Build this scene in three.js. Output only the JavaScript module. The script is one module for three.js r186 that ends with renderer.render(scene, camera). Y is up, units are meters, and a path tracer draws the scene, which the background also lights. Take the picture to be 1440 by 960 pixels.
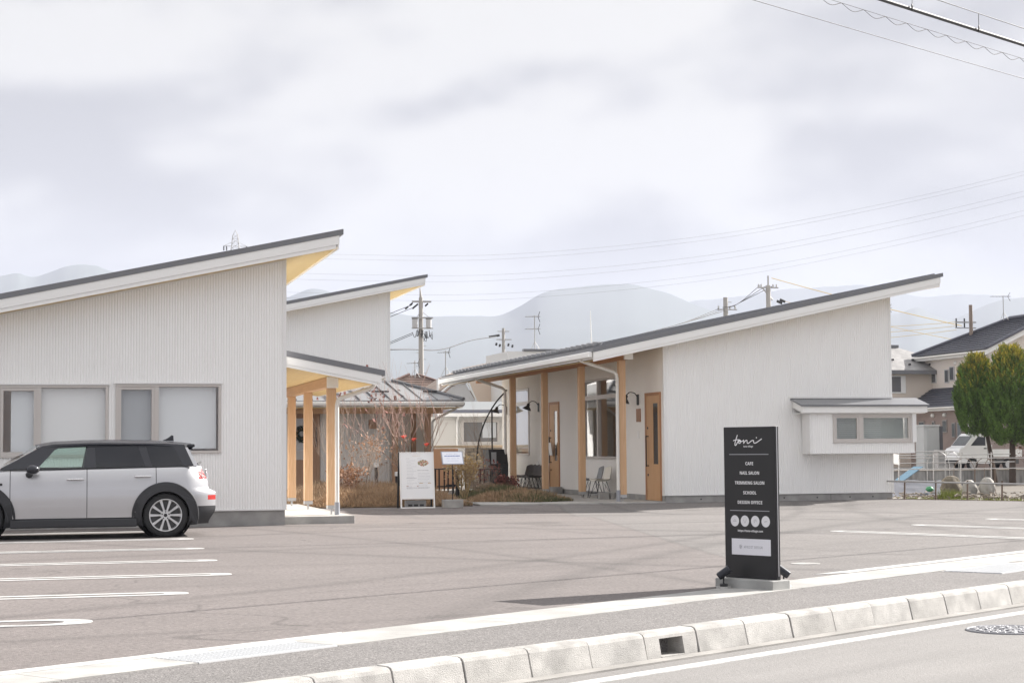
import * as THREE from 'three';
import { mergeGeometries } from 'three/addons/utils/BufferGeometryUtils.js';
import { RoundedBoxGeometry } from 'three/addons/geometries/RoundedBoxGeometry.js';

// ---------------------------------------------------------------- camera, sky, sun, exposure
const scene = new THREE.Scene();
const camera = new THREE.PerspectiveCamera(21.737, 1.5, 0.3, 30000);
camera.position.set(0, 1.27, 0);
camera.rotation.order = 'YXZ';
camera.rotation.set(Math.atan(152 / 2500), -THREE.MathUtils.degToRad(14.57), -0.008);

const renderer = new THREE.WebGLRenderer({ antialias: true });
renderer.setSize(1024, 682);
renderer.toneMapping = THREE.LinearToneMapping;
renderer.toneMappingExposure = 2.7;
renderer.shadowMap.enabled = true;
renderer.shadowMap.type = THREE.PCFSoftShadowMap;

const SUN = new THREE.Vector3(1.65, 1, -0.57).normalize();
const sun = new THREE.DirectionalLight(new THREE.Color(1.0, 0.955, 0.9), 5);
sun.position.copy(SUN).multiplyScalar(90).add(new THREE.Vector3(8, 0, -30));
sun.target.position.set(8, 0, -30);
sun.castShadow = true;
sun.shadow.mapSize.set(4096, 4096);
sun.shadow.radius = 1;
Object.assign(sun.shadow.camera, { left: -50, right: 50, top: 45, bottom: -45, near: 1, far: 260 });
scene.add(sun, sun.target);

function mulberry(a) { return () => { a |= 0; a = a + 0x6D2B79F5 | 0; let t = Math.imul(a ^ a >>> 15, 1 | a); t = t + Math.imul(t ^ t >>> 7, 61 | t) ^ t; return ((t ^ t >>> 14) >>> 0) / 4294967296; }; }
const rnd = mulberry(20);
function hash3(x, y, z) { let h = Math.imul(x, 374761393) ^ Math.imul(y, 668265263) ^ Math.imul(z, 2147483647 - 61); h = Math.imul(h ^ (h >>> 13), 1274126177); return ((h ^ (h >>> 16)) >>> 0) / 4294967296; }
function vnoise(x, y, z, per = 0) {
  const xi = Math.floor(x), yi = Math.floor(y), zi = Math.floor(z); let u = x - xi, v = y - yi, w = z - zi; u = u * u * (3 - 2 * u); v = v * v * (3 - 2 * v); w = w * w * (3 - 2 * w);
  let x0 = xi, x1 = xi + 1, y0 = yi, y1 = yi + 1; if (per) { x0 = ((x0 % per) + per) % per; x1 = ((x1 % per) + per) % per; y0 = ((y0 % per) + per) % per; y1 = ((y1 % per) + per) % per; }
  const a = hash3(x0, y0, zi), b = hash3(x1, y0, zi), c = hash3(x0, y1, zi), d = hash3(x1, y1, zi), e = a + (b - a) * u, f = c + (d - c) * u, g = e + (f - e) * v; if (w === 0) return g;
  const a2 = hash3(x0, y0, zi + 1), b2 = hash3(x1, y0, zi + 1), c2 = hash3(x0, y1, zi + 1), d2 = hash3(x1, y1, zi + 1), e2 = a2 + (b2 - a2) * u, f2 = c2 + (d2 - c2) * u, g2 = e2 + (f2 - e2) * v; return g + (g2 - g) * w;
}
function fbm(x, y, z, oct = 5, per = 0) { z = Math.round(z * 10); let s = 0, a = 0.5, n = 0; for (let i = 0; i < oct; i++) { s += a * vnoise(x, y, z + i * 73, per); n += a; a *= 0.5; x *= 2; y *= 2; per *= 2; } return s / n; }
function fbm3(x, y, z, oct) { let s = 0, a = 0.5, n = 0; for (let i = 0; i < oct; i++) { s += a * vnoise(x, y, z + i * 31.7); n += a; a *= 0.5; x *= 2.03; y *= 2.03; z *= 2.03; } return s / n; }
const smooth = (a, b, x) => { const t = Math.min(1, Math.max(0, (x - a) / (b - a))); return t * t * (3 - 2 * t); };
const lerp = (a, b, t) => a + (b - a) * t;

{ // a bright broken overcast: soft layered cloud, a thin veil round the sun
  const W = 1536, Hh = 768, data = new Float32Array(W * Hh * 4), d = new THREE.Vector3();
  for (let j = 0; j < Hh; j++) {
    const el = ((j + 0.5) / Hh - 0.5) * Math.PI;
    for (let i = 0; i < W; i++) {
      const az = ((i + 0.5) / W - 0.5) * 2 * Math.PI;
      d.set(Math.cos(el) * Math.cos(az), Math.sin(el), Math.cos(el) * Math.sin(az));
      const k = (j * W + i) * 4; let r, g, b;
      if (d.y < -0.02) { r = g = b = 0.2; } else {
        const w1 = fbm3(d.x * 2.2 + 4, d.y * 5 + 1, d.z * 2.2, 3) - 0.5, w2 = fbm3(d.x * 2.2 + 9, d.y * 5 + 6, d.z * 2.2 + 3, 3) - 0.5;
        const n = fbm3(d.x * 6.2 + 12.3 + w1 * 1.5, d.y * 21 + w2 * 2.6, d.z * 6.2 + 7.7 + w1 * 1.5, 7);
        let c = smooth(0.36, 0.60, n);                                   // 0: grey cloud base, 1: lit white cloud
        const low = 1 - smooth(0.02, 0.16, d.y);                         // hazy air towards the horizon
        c = lerp(c, 0.30, low * 0.7);
        const L = 0.45 * lerp(0.36, 0.63, c) * (1 + 0.95 * smooth(0.20, 0.9, d.y));   // an overcast sky is brighter overhead than near the horizon
        r = L * lerp(0.985, 1.012, c); g = L * lerp(0.985, 0.998, c); b = L * lerp(1.045, 0.975, c);
        r *= lerp(1, 0.93, low); g *= lerp(1, 0.965, low); b *= lerp(1, 1.02, low);
        const ca = Math.max(0, d.dot(SUN)), glow = 1 + 0.9 * Math.pow(ca, 14) + 0.25 * Math.pow(ca, 3);
        r *= glow; g *= glow; b *= glow;
      }
      data[k] = r; data[k + 1] = g; data[k + 2] = b; data[k + 3] = 1;
    }
  }
  const sky = new THREE.DataTexture(data, W, Hh, THREE.RGBAFormat, THREE.FloatType);
  sky.mapping = THREE.EquirectangularReflectionMapping; sky.magFilter = sky.minFilter = THREE.LinearFilter; sky.wrapS = THREE.RepeatWrapping; sky.colorSpace = THREE.LinearSRGBColorSpace; sky.needsUpdate = true;
  scene.background = sky; scene.environment = sky;
}
scene.fog = new THREE.FogExp2(new THREE.Color(0.635, 0.675, 0.79), 0.00018);

// ---------------------------------------------------------------- helpers
const V = (x, y, z) => new THREE.Vector3(x, y, z);
const used = {};
function numbered(n) { const k = used[n] = (used[n] ?? -1) + 1; return k ? n + '_' + String(k).padStart(3, '0') : n; }
function uvMetres(g, turn = false) {
  const p = g.attributes.position, n = g.attributes.normal, uv = new Float32Array(p.count * 2);
  for (let i = 0; i < p.count; i++) {
    const ax = Math.abs(n.getX(i)), ay = Math.abs(n.getY(i)), az = Math.abs(n.getZ(i)); let u, v;
    if (ay >= ax && ay >= az) { u = p.getX(i); v = -p.getZ(i); } else if (ax >= az) { u = p.getZ(i); v = p.getY(i); } else { u = p.getX(i); v = p.getY(i); }
    if (turn) [u, v] = [v, u];
    uv[2 * i] = u; uv[2 * i + 1] = v;
  }
  g.setAttribute('uv', new THREE.BufferAttribute(uv, 2)); return g;
}
function merged(list, keepUv, turn) {
  const gs = (Array.isArray(list) ? list : [list]).map(g => { const q = g.index ? g.toNonIndexed() : g.clone(); for (const k of Object.keys(q.attributes)) if (!['position', 'normal', 'uv'].includes(k)) q.deleteAttribute(k); if (!q.attributes.normal) q.computeVertexNormals(); if (!q.attributes.uv) uvMetres(q); return q; });
  const g = gs.length > 1 ? mergeGeometries(gs) : gs[0];
  return keepUv ? g : uvMetres(g, turn);
}
function worldOf(o) { const p = V(0, 0, 0); while (o && o !== scene) { p.add(o.position); o = o.parent; } return p; }
// part(parent, name, geometries, material): one mesh; with parent.userData0 world-space geometries are moved into the parent's space
const WORLD = new WeakSet();
function part(parent, name, geos, m, o = {}) {
  const g = merged(geos, o.uv, o.turn ?? m.userData.turn);
  const isWorld = WORLD.has(parent);
  if (isWorld) { const w = worldOf(parent); g.translate(-w.x, -w.y, -w.z); }
  const e = new THREE.Mesh(g, m); e.name = name; e.castShadow = e.receiveShadow = true; parent.add(e);
  if (isWorld) WORLD.add(e);
  if (o.label) e.userData.label = o.label;
  return e;
}
function thing(name, label, category, pos = [0, 0, 0], o = {}) {
  const g = new THREE.Group(); g.name = numbered(name); g.position.set(...pos); scene.add(g);
  g.userData.label = label; g.userData.category = category; if (o.group) g.userData.group = o.group; if (o.kind) g.userData.kind = o.kind;
  if (o.turn) g.rotation.y = o.turn; else if (!o.local) WORLD.add(g);
  return g;
}
function single(name, label, category, geos, m, o = {}) {
  const g = merged(geos, o.uv, o.turnUv ?? m.userData.turn); if (o.base) g.translate(-o.base[0], -o.base[1], -o.base[2]);
  const e = new THREE.Mesh(g, m); e.name = numbered(name); if (o.base) e.position.set(...o.base); e.castShadow = e.receiveShadow = true; scene.add(e);
  e.userData.label = label; e.userData.category = category; if (o.group) e.userData.group = o.group; if (o.kind) e.userData.kind = o.kind; return e;
}
function struct(name, geos, m, o = {}) { const g = merged(geos, o.uv, o.turnUv); const e = new THREE.Mesh(g, m); e.name = numbered(name); e.castShadow = e.receiveShadow = true; e.userData.kind = 'structure'; (o.parent || scene).add(e); if (o.label) e.userData.label = o.label; return e; }
function clone(src, pos, o = {}) { const c = src.clone(); c.name = numbered(src.name.replace(/_\d\d\d$/, '')); scene.add(c); c.position.set(...pos); if (o.turn !== undefined) c.rotation.y = o.turn; c.userData = { ...src.userData }; if (o.label) c.userData.label = o.label; if (o.group) c.userData.group = o.group; if (o.scale) c.scale.setScalar(o.scale); return c; }

function bx(x0, x1, y0, y1, z0, z1, r = 0) {
  const w = Math.abs(x1 - x0), h = Math.abs(y1 - y0), d = Math.abs(z1 - z0);
  const g = r > 0 ? new RoundedBoxGeometry(w, h, d, 1, Math.min(r, w / 2.01, h / 2.01, d / 2.01)) : new THREE.BoxGeometry(w, h, d);
  return g.translate((x0 + x1) / 2, (y0 + y1) / 2, (z0 + z1) / 2);
}
function cyl(a, b, r0, r1 = r0, n = 8) {
  a = Array.isArray(a) ? V(...a) : a; b = Array.isArray(b) ? V(...b) : b; const d = b.clone().sub(a), l = d.length();
  const g = new THREE.CylinderGeometry(r1, r0, l, n, 1); g.translate(0, l / 2, 0);
  g.applyQuaternion(new THREE.Quaternion().setFromUnitVectors(V(0, 1, 0), d.normalize())); return g.translate(a.x, a.y, a.z);
}
function pipe(pts, r, n = 8, round = 0.06) { // a bent pipe with rounded elbows
  const P = pts.map(p => V(...p)), c = new THREE.CurvePath(); let last = P[0];
  for (let i = 1; i < P.length; i++) {
    if (i < P.length - 1) { const a = P[i].clone().lerp(P[i - 1], Math.min(0.5, round / P[i].distanceTo(P[i - 1]))), b = P[i].clone().lerp(P[i + 1], Math.min(0.5, round / P[i].distanceTo(P[i + 1]))); c.add(new THREE.LineCurve3(last, a)); c.add(new THREE.QuadraticBezierCurve3(a, P[i], b)); last = b; }
    else c.add(new THREE.LineCurve3(last, P[i]));
  }
  return new THREE.TubeGeometry(c, P.length * 8, r, n, false);
}
function tube(pts, r, n = 6, seg = 0, closed = false) { return new THREE.TubeGeometry(new THREE.CatmullRomCurve3(pts.map(p => V(...p)), closed), seg || pts.length * 6, r, n, closed); }
function sag(a, b, s, r, n = 5, seg = 24) { const p = []; for (let i = 0; i <= 8; i++) { const t = i / 8; p.push([lerp(a[0], b[0], t), lerp(a[1], b[1], t) - 4 * s * t * (1 - t), lerp(a[2], b[2], t)]); } return tube(p, r, n, seg); }
// a polygon given in (x, y), pulled from z0 to z1
function prism(pts, z0, z1, holes) {
  const s = new THREE.Shape(pts.map(p => new THREE.Vector2(p[0], p[1])));
  for (const h of holes || []) s.holes.push(new THREE.Path(h.map(p => new THREE.Vector2(p[0], p[1]))));
  return new THREE.ExtrudeGeometry(s, { depth: Math.abs(z1 - z0), bevelEnabled: false, curveSegments: 10 }).translate(0, 0, Math.min(z0, z1));
}
// a polygon in plan (x, z), pulled from y0 to y1
function slabXZ(pts, y0, y1) { const g = prism(pts.map(p => [p[0], -p[1]]), 0, y1 - y0); return g.rotateX(-Math.PI / 2).translate(0, y0, 0); }
function sheetXZ(pts, y) { const g = new THREE.ShapeGeometry(new THREE.Shape(pts.map(p => new THREE.Vector2(p[0], -p[1])))); return g.rotateX(-Math.PI / 2).translate(0, y, 0); }
function quads(list) { // list of [a, b, c, d] corner arrays, counter-clockwise from the front
  const pos = []; for (const [a, b, c, d] of list) pos.push(...a, ...b, ...c, ...(d ? [...a, ...c, ...d] : []));
  const g = new THREE.BufferGeometry(); g.setAttribute('position', new THREE.Float32BufferAttribute(pos, 3)); g.computeVertexNormals(); return g;
}
const at = (g, x, y, z, ry = 0) => { g.rotateY(ry); return g.translate(x, y, z); };

// ---------------------------------------------------------------- textures and materials
function dataTex(n, fn, o = {}) {
  const w = n, h = o.h || n, d = new Uint8Array(w * h * 4);
  for (let j = 0; j < h; j++) for (let i = 0; i < w; i++) { const c = fn(i / w, j / h, i, j), k = (j * w + i) * 4; for (let q = 0; q < 3; q++) d[k + q] = Math.max(0, Math.min(255, Math.round((Array.isArray(c) ? c[q] : c) * 255))); d[k + 3] = 255; }
  const t = new THREE.DataTexture(d, w, h); t.wrapS = t.wrapT = THREE.RepeatWrapping; t.magFilter = THREE.LinearFilter; t.minFilter = THREE.LinearMipmapLinearFilter; t.generateMipmaps = true; if (o.srgb) t.colorSpace = THREE.SRGBColorSpace; t.repeat.set(...(o.rep || [1, 1])); if (o.off) t.offset.set(...o.off); t.needsUpdate = true; return t;
}
const SR = new Float32Array(4097); for (let i = 0; i <= 4096; i++) { const c = i / 4096; SR[i] = c <= 0.0031308 ? c * 12.92 : 1.055 * Math.pow(c, 1 / 2.4) - 0.055; }
const toS = c => SR[c <= 0 ? 0 : c >= 1 ? 4096 : (c * 4096) | 0];
function tone(n, per, amt, seed, extra, rep, o = {}) { // a grey-to-white multiplier texture
  return dataTex(n, (u, v, i, j) => { const f = fbm(u * per, v * per, seed, 5, per); let c = 1 - amt * (1 - Math.min(1, Math.max(0, f * 1.6 - 0.3))); if (extra) c *= extra(u, v, i, j); return toS(Math.max(0, c)); }, { srgb: true, rep, ...o });
}
function field(n, px, py, seed, oct) { // a tileable noise field on a coarse grid, read bilinearly
  const a = new Float32Array(n * n); for (let j = 0; j < n; j++) for (let i = 0; i < n; i++) { let s = 0, w = 0.5, t = 0, x = i / n * px, y = j / n * py, qx = px, qy = py; for (let o = 0; o < oct; o++) { s += w * vnoise2(x, y, seed + o * 17, qx, qy); t += w; w *= 0.5; x *= 2; y *= 2; qx *= 2; qy *= 2; } a[j * n + i] = s / t; }
  return (u, v) => { const x = u * n, y = v * n, i = Math.floor(x), j = Math.floor(y), f = x - i, g = y - j, m = k => ((k % n) + n) % n, A = m(i), B = m(i + 1), R0 = m(j) * n, R1 = m(j + 1) * n; return (a[R0 + A] * (1 - f) + a[R0 + B] * f) * (1 - g) + (a[R1 + A] * (1 - f) + a[R1 + B] * f) * g; };
}
function vnoise2(x, y, s, px, py) { const i = Math.floor(x), j = Math.floor(y), f = t => t * t * (3 - 2 * t), u = f(x - i), v = f(y - j), a = i % px, b = (i + 1) % px, c = j % py, d = (j + 1) % py; return lerp(lerp(hash3(a, c, s), hash3(b, c, s), u), lerp(hash3(a, d, s), hash3(b, d, s), u), v); }
const C = (r, g, b) => new THREE.Color().setRGB(r, g, b);
function M(color, rough = 0.7, o = {}) { const { turn, ...q } = o; const m = (q.clearcoat || q.transmission || q.sheen) ? new THREE.MeshPhysicalMaterial({ color, roughness: rough, ...q }) : new THREE.MeshStandardMaterial({ color, roughness: rough, ...q }); if (turn) m.userData.turn = true; return m; }
const grain = hashN => mulberry(hashN);
const speck = (() => { const r = mulberry(77); return dataTex(256, () => 0.35 + 0.65 * r(), { rep: [1.6, 1.6] }); })();
const concreteTone = tone(512, 6, 0.34, 4.4, (u, v, i, j) => 0.93 + 0.07 * hash3(i, j, 5), [0.7, 0.7]);
const stuccoBump = (() => dataTex(256, (u, v, i, j) => 0.5 * hash3(i >> 1, j >> 1, 3) + 0.5 * fbm(u * 24, v * 24, 2, 3, 24), { rep: [2.2, 2.2] }))();
const woodTone = dataTex(512, (u, v) => { const w = fbm(u * 6, v * 1, 8.2, 4, 6) * 0.9; const ring = 0.5 + 0.5 * Math.sin((u * 26 + w * 9 + 0.4 * Math.sin(v * 6.283)) * 6.283); const fine = fbm(u * 90, v * 3, 2.2, 2, 90); const c = 0.80 + 0.13 * ring * (0.4 + w) + 0.16 * (fine - 0.5) ; return [toS(c), toS(c * lerp(0.95, 1, ring)), toS(c * lerp(0.86, 1, ring))]; }, { srgb: true, rep: [2.4, 0.4] });
const mat = {
  siding: M(C(0.89, 0.885, 0.872), 0.48, { metalness: 0.0, map: tone(256, 4, 0.03, 6.1, null, [0.3, 0.16]) }),
  trim: M(C(0.80, 0.795, 0.785), 0.5),
  white: M(C(0.86, 0.855, 0.835), 0.5),
  roof: M(C(0.175, 0.178, 0.19), 0.42),
  soffit: M(C(0.86, 0.66, 0.33), 0.65, { map: woodTone }),
  wood: M(C(0.76, 0.50, 0.305), 0.6, { map: woodTone }),
  woodH: M(C(0.70, 0.45, 0.27), 0.6, { map: woodTone, turn: true }),
  woodDark: M(C(0.46, 0.28, 0.18), 0.6, { map: woodTone }),
  concrete: M(C(0.42, 0.41, 0.395), 0.9, { map: concreteTone, bumpMap: speck, bumpScale: 0.002 }),
  slab: M(C(0.48, 0.465, 0.44), 0.9, { map: concreteTone, bumpMap: speck, bumpScale: 0.002 }),
  stucco: M(C(0.86, 0.835, 0.795), 0.92, { bumpMap: stuccoBump, bumpScale: 0.004, map: tone(256, 3, 0.06, 3.3, null, [0.25, 0.25]) }),
  alu: M(C(0.55, 0.515, 0.485), 0.4, { metalness: 0.1 }),
  glass: M(C(0.985, 0.99, 0.99), 0.02, { transmission: 1, thickness: 0, ior: 1.5 }),
  pipe: M(C(0.72, 0.70, 0.66), 0.45),
  black: M(C(0.018, 0.018, 0.02), 0.5),
  blackGloss: M(C(0.012, 0.012, 0.016), 0.12, { clearcoat: 1, clearcoatRoughness: 0.04 }),
  steel: M(C(0.5, 0.5, 0.5), 0.45, { metalness: 0.7 }),
  paint: M(C(0.56, 0.555, 0.54), 0.75, { map: tone(512, 12, 0.30, 2.9, (u, v, i, j) => hash3(i, j, 9) < 0.03 ? 0.75 : 1, [0.9, 0.9]) }),
  dark: M(C(0.045, 0.045, 0.048), 0.8),
  blind: M(C(0.7, 0.71, 0.72), 0.9),
};

// ---------------------------------------------------------------- ground, lot, road
struct('ground', new THREE.PlaneGeometry(24000, 24000).rotateX(-Math.PI / 2).translate(0, -0.9, 0), M(C(0.22, 0.205, 0.165), 1, { map: tone(512, 8, 0.5, 1.3, null, [0.02, 0.02]) }));
const KA = THREE.MathUtils.degToRad(33.4), kt = [Math.cos(KA), -Math.sin(KA)], kn = [Math.sin(KA), Math.cos(KA)];   // along the kerb; from the kerb towards the road
const K = (t, s) => [4.03 + kt[0] * t + kn[0] * s, -11.68 + kt[1] * t + kn[1] * s];
const SA = THREE.MathUtils.degToRad(35.3), st = [Math.cos(SA), -Math.sin(SA)], sn = [Math.sin(SA), Math.cos(SA)];
const S = (t, s) => [st[0] * t + sn[0] * s + 0.04, st[1] * t + sn[1] * s - 0.04];                                  // the drain channel's own line, s = distance from the camera side
const LOT = 34;
const lotMap = (() => {
  const r = mulberry(5), marks = [];
  for (let i = 0; i < 26; i++) { const a = r() * 34, b = r() * 34, R = 14 + r() * 60, h = r() * 6.28; marks.push([11 + Math.cos(h) * R + (a - 17) * 0.5, -25 + Math.sin(h) * R + (b - 17) * 0.5, R, 0.10 + r() * 0.12, 0.08 + 0.16 * r()]); }
  const seg = (x, z, ax, az, bx_, bz) => { const dx = bx_ - ax, dz = bz - az, t = Math.max(0, Math.min(1, ((x - ax) * dx + (z - az) * dz) / (dx * dx + dz * dz))); const ex = x - ax - dx * t, ez = z - az - dz * t; return Math.sqrt(ex * ex + ez * ez); };
  const spots = []; { const q = mulberry(91); for (let i = 0; i < 46; i++) spots.push([-4 + q() * 24, -37 + q() * 26, 0.06 + q() * q() * 0.5, 0.08 + 0.2 * q()]); } const fCrack = field(1024, 12, 12, 203, 4);
  const fBig = field(256, 9, 9, 37, 4), fMid = field(512, 40, 40, 88, 3), fStreak = field(512, 6, 90, 41, 3), fWob = field(256, 30, 30, 11, 3);
  return dataTex(2048, (u, v, i, j) => {
    const x = u * LOT - 6, z = -(v * LOT) - 8;                                 // metres
    const big = fBig(u, v), mid = fMid(u, v), streak = fStreak(u, v);
    const edge = 8.0 + (-(z + 21.5)) * 0.176 + (big - 0.5) * 0.25;            // the paving joint between the older and the newer asphalt
    const side = x > edge ? 1 : 0.15;
    let c = 0.90 + 0.22 * (big - 0.5) + 0.12 * (mid - 0.5) + 0.14 * (streak - 0.5);
    for (let q = 0; q < 26; q++) { const m = marks[q], dx = x - m[0], dz = z - m[1], d = Math.sqrt(dx * dx + dz * dz) - m[2]; if (d < 0.5 && d > -0.5) c *= 1 - m[4] * Math.exp(-(d / m[3]) * (d / m[3])) * (0.5 + mid); }
    for (let q = 0; q < spots.length; q++) { const o = spots[q], dx = x - o[0], dz = z - o[1], d2 = dx * dx + dz * dz; if (d2 < o[2] * o[2] * 2) c *= 1 - o[3] * smooth(1.25, 0.6, Math.sqrt(d2) / o[2] + (mid - 0.5) * 1.6); }
    if (Math.abs(fCrack(u, v) - 0.5) < 0.0035 && big > 0.52) c *= 0.72;
    const wob = (fWob(u, v) - 0.5) * 0.5;
    const j1 = Math.abs(x - edge + 0.0) , j2 = seg(x + wob, z, 13.6, -30.8, 7.2, -27.8), j3 = seg(x + wob, z, 3.5, -30.2, 8.4, -23);
    if (j1 < 0.05) c *= 0.86; if (j2 < 0.03) c *= 0.84; if (j3 < 0.025) c *= 0.9;
    { const h = hash3(i, j, 11); c *= h < 0.06 ? 0.62 : h > 0.95 ? 1.4 : 0.84 + 0.30 * hash3(i, j, 12); }
    const a = [lerp(0.170, 0.173, side), lerp(0.148, 0.160, side), lerp(0.141, 0.153, side)];
    return a.map(q => toS(q * c));
  }, { srgb: true, rep: [1 / LOT, 1 / LOT], off: [6 / LOT, -8 / LOT] });
})();
const asphaltBump = dataTex(256, (u, v, i, j) => 0.6 * hash3(i, j, 2) + 0.4 * fbm(u * 60, v * 60, 3, 2, 60), { rep: [1.1, 1.1] });
const lotMat = M(C(1, 1, 1), 0.93, { map: lotMap, bumpMap: asphaltBump, bumpScale: 0.004 });
const dip = [5.3, 19.55, -38.35, -31.6];                                          // a shallow drainage swale in front of the right shop
struct('parking_lot', [prism([S(-40, -9.02), S(38, -9.02), [19.6, -39.6], [19.6, -60], [-40, -60]].map(p => [p[0], -p[1]]), 0, 0.3, [[[dip[0], -dip[3]], [dip[1], -dip[3]], [dip[1], -dip[2]], [dip[0], -dip[2]]]]).rotateX(-Math.PI / 2).translate(0, -0.3, 0), (() => {
  const q = [], nx = 57, nz = 28, P = (i, j) => { const x = lerp(dip[0], dip[1], i / nx), z = lerp(dip[2], dip[3], j / nz), k = smooth(dip[0], dip[0] + 1.5, x) * smooth(dip[1], dip[1] - 2.5, x) * smooth(dip[2], -36.9, z) * smooth(dip[3], -34.6, z); return [x, -0.075 * k, z]; };
  for (let i = 0; i < nx; i++) for (let j = 0; j < nz; j++) q.push([P(i, j), P(i, j + 1), P(i + 1, j + 1), P(i + 1, j)]); return quads(q); })()], lotMat);
const walkMat = M(C(0.165, 0.155, 0.150), 0.95, { map: dataTex(512, (u, v, i, j) => { const h = hash3(i >> 1, j >> 1, 4), k = hash3(i, j, 8); const c = (h < 0.12 ? 0.55 : h > 0.86 ? 1.5 : 0.95) * (0.85 + 0.3 * k) * (0.9 + 0.2 * fbm(u * 6, v * 6, 2.2, 3, 6)); return toS(Math.min(1, c * 0.66)); }, { srgb: true, rep: [0.36, 0.36] }), bumpMap: asphaltBump, bumpScale: 0.006 });
walkMat.color.multiplyScalar(1.5);
struct('sidewalk', slabXZ([S(-40, -8.4), S(16.6, -8.4), K(7.7, -0.16), K(-50, -0.16)], -0.28, -0.004), walkMat);
const padMat = M(C(0.42, 0.41, 0.39), 0.9, { map: concreteTone, bumpMap: speck, bumpScale: 0.002 });
struct('entrance_pad', slabXZ([S(16.62, -8.4), S(60, -8.4), K(56, -0.16), K(7.72, -0.16)], -0.28, -0.002), padMat);
// drain channel between lot and sidewalk: cover slabs with joints, two steel gratings
{
  const ch = new THREE.Group(); ch.name = 'drain_channel'; ch.userData.kind = 'structure'; ch.position.set(0, 0, 0); scene.add(ch);
  const m2 = M(C(0.45, 0.44, 0.42), 0.9, { map: concreteTone, bumpMap: speck, bumpScale: 0.002 });
  const base = part(ch, 'channel_bed', slabXZ([S(-30, -9.0), S(60, -9.0), S(60, -8.42), S(-30, -8.42)], -0.25, -0.03), m2);
  for (let t = -4; t < 40; t += 2.0) {
    const cut = t > 5.5 && t < 7.5 ? [[t, 7.05], [8.05, 8.05]] : [[t, t + 1.994]];
    if (t === 6) { part(ch, 'cover_slab', slabXZ([S(6, -9.0), S(6.98, -9.0), S(6.98, -8.42), S(6, -8.42)], -0.05, 0.003), m2); continue; }
    if (t === 8) { part(ch, 'cover_slab', slabXZ([S(8.16, -9.0), S(9.994, -9.0), S(9.994, -8.42), S(8.16, -8.42)], -0.05, 0.003), m2); part(ch, 'cover_slab', slabXZ([S(6.986, -9.0), S(8.154, -9.0), S(8.154, -8.84), S(6.986, -8.84)], -0.05, 0.003), m2); continue; }
    part(ch, 'cover_slab', slabXZ([S(t, -9.0), S(t + 1.994, -9.0), S(t + 1.994, -8.42), S(t, -8.42)], -0.05, 0.003), m2);
  }
}
const zinc = M(C(0.62, 0.63, 0.64), 0.5, { metalness: 0.3 });
function grating(label, t0, t1, s0, s1, n, m, tread) {
  const g = thing('steel_grating', label, 'grating', [0, 0, 0]);
  const f = [slabXZ([S(t0, s0), S(t1, s0), S(t1, s0 + 0.03), S(t0, s0 + 0.03)], -0.04, 0.006), slabXZ([S(t0, s1 - 0.03), S(t1, s1 - 0.03), S(t1, s1), S(t0, s1)], -0.04, 0.006)];
  part(g, 'frame', f, m);
  const b = []; for (let i = 0; i < n; i++) { const t = lerp(t0, t1, (i + 0.5) / n); b.push(slabXZ([S(t - 0.006, s0 + 0.031), S(t + 0.006, s0 + 0.031), S(t + 0.006, s1 - 0.031), S(t - 0.006, s1 - 0.031)], -0.03, 0.004)); }
  const e = part(g, 'bars', b, m); e.userData.kind = 'stuff';
  const c = []; for (let i = 1; i < 6; i++) { const s = lerp(s0, s1, i / 6); c.push(slabXZ([S(t0, s - 0.004), S(t1, s - 0.004), S(t1, s + 0.004), S(t0, s + 0.004)], -0.012, 0.002)); }
  part(g, 'cross_bars', c, m);
  part(g, 'well', slabXZ([S(t0, s0), S(t1, s0), S(t1, s1), S(t0, s1)], -0.05, -0.044), mat.concrete);
}
grating('small steel drain grating set in the concrete channel below the white line', 6.99, 8.15, -8.835, -8.42, 34, zinc);
grating('large steel drain grating let into the concrete entrance pad', 16.7, 18.2, -8.38, -7.75, 46, zinc);
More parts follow.
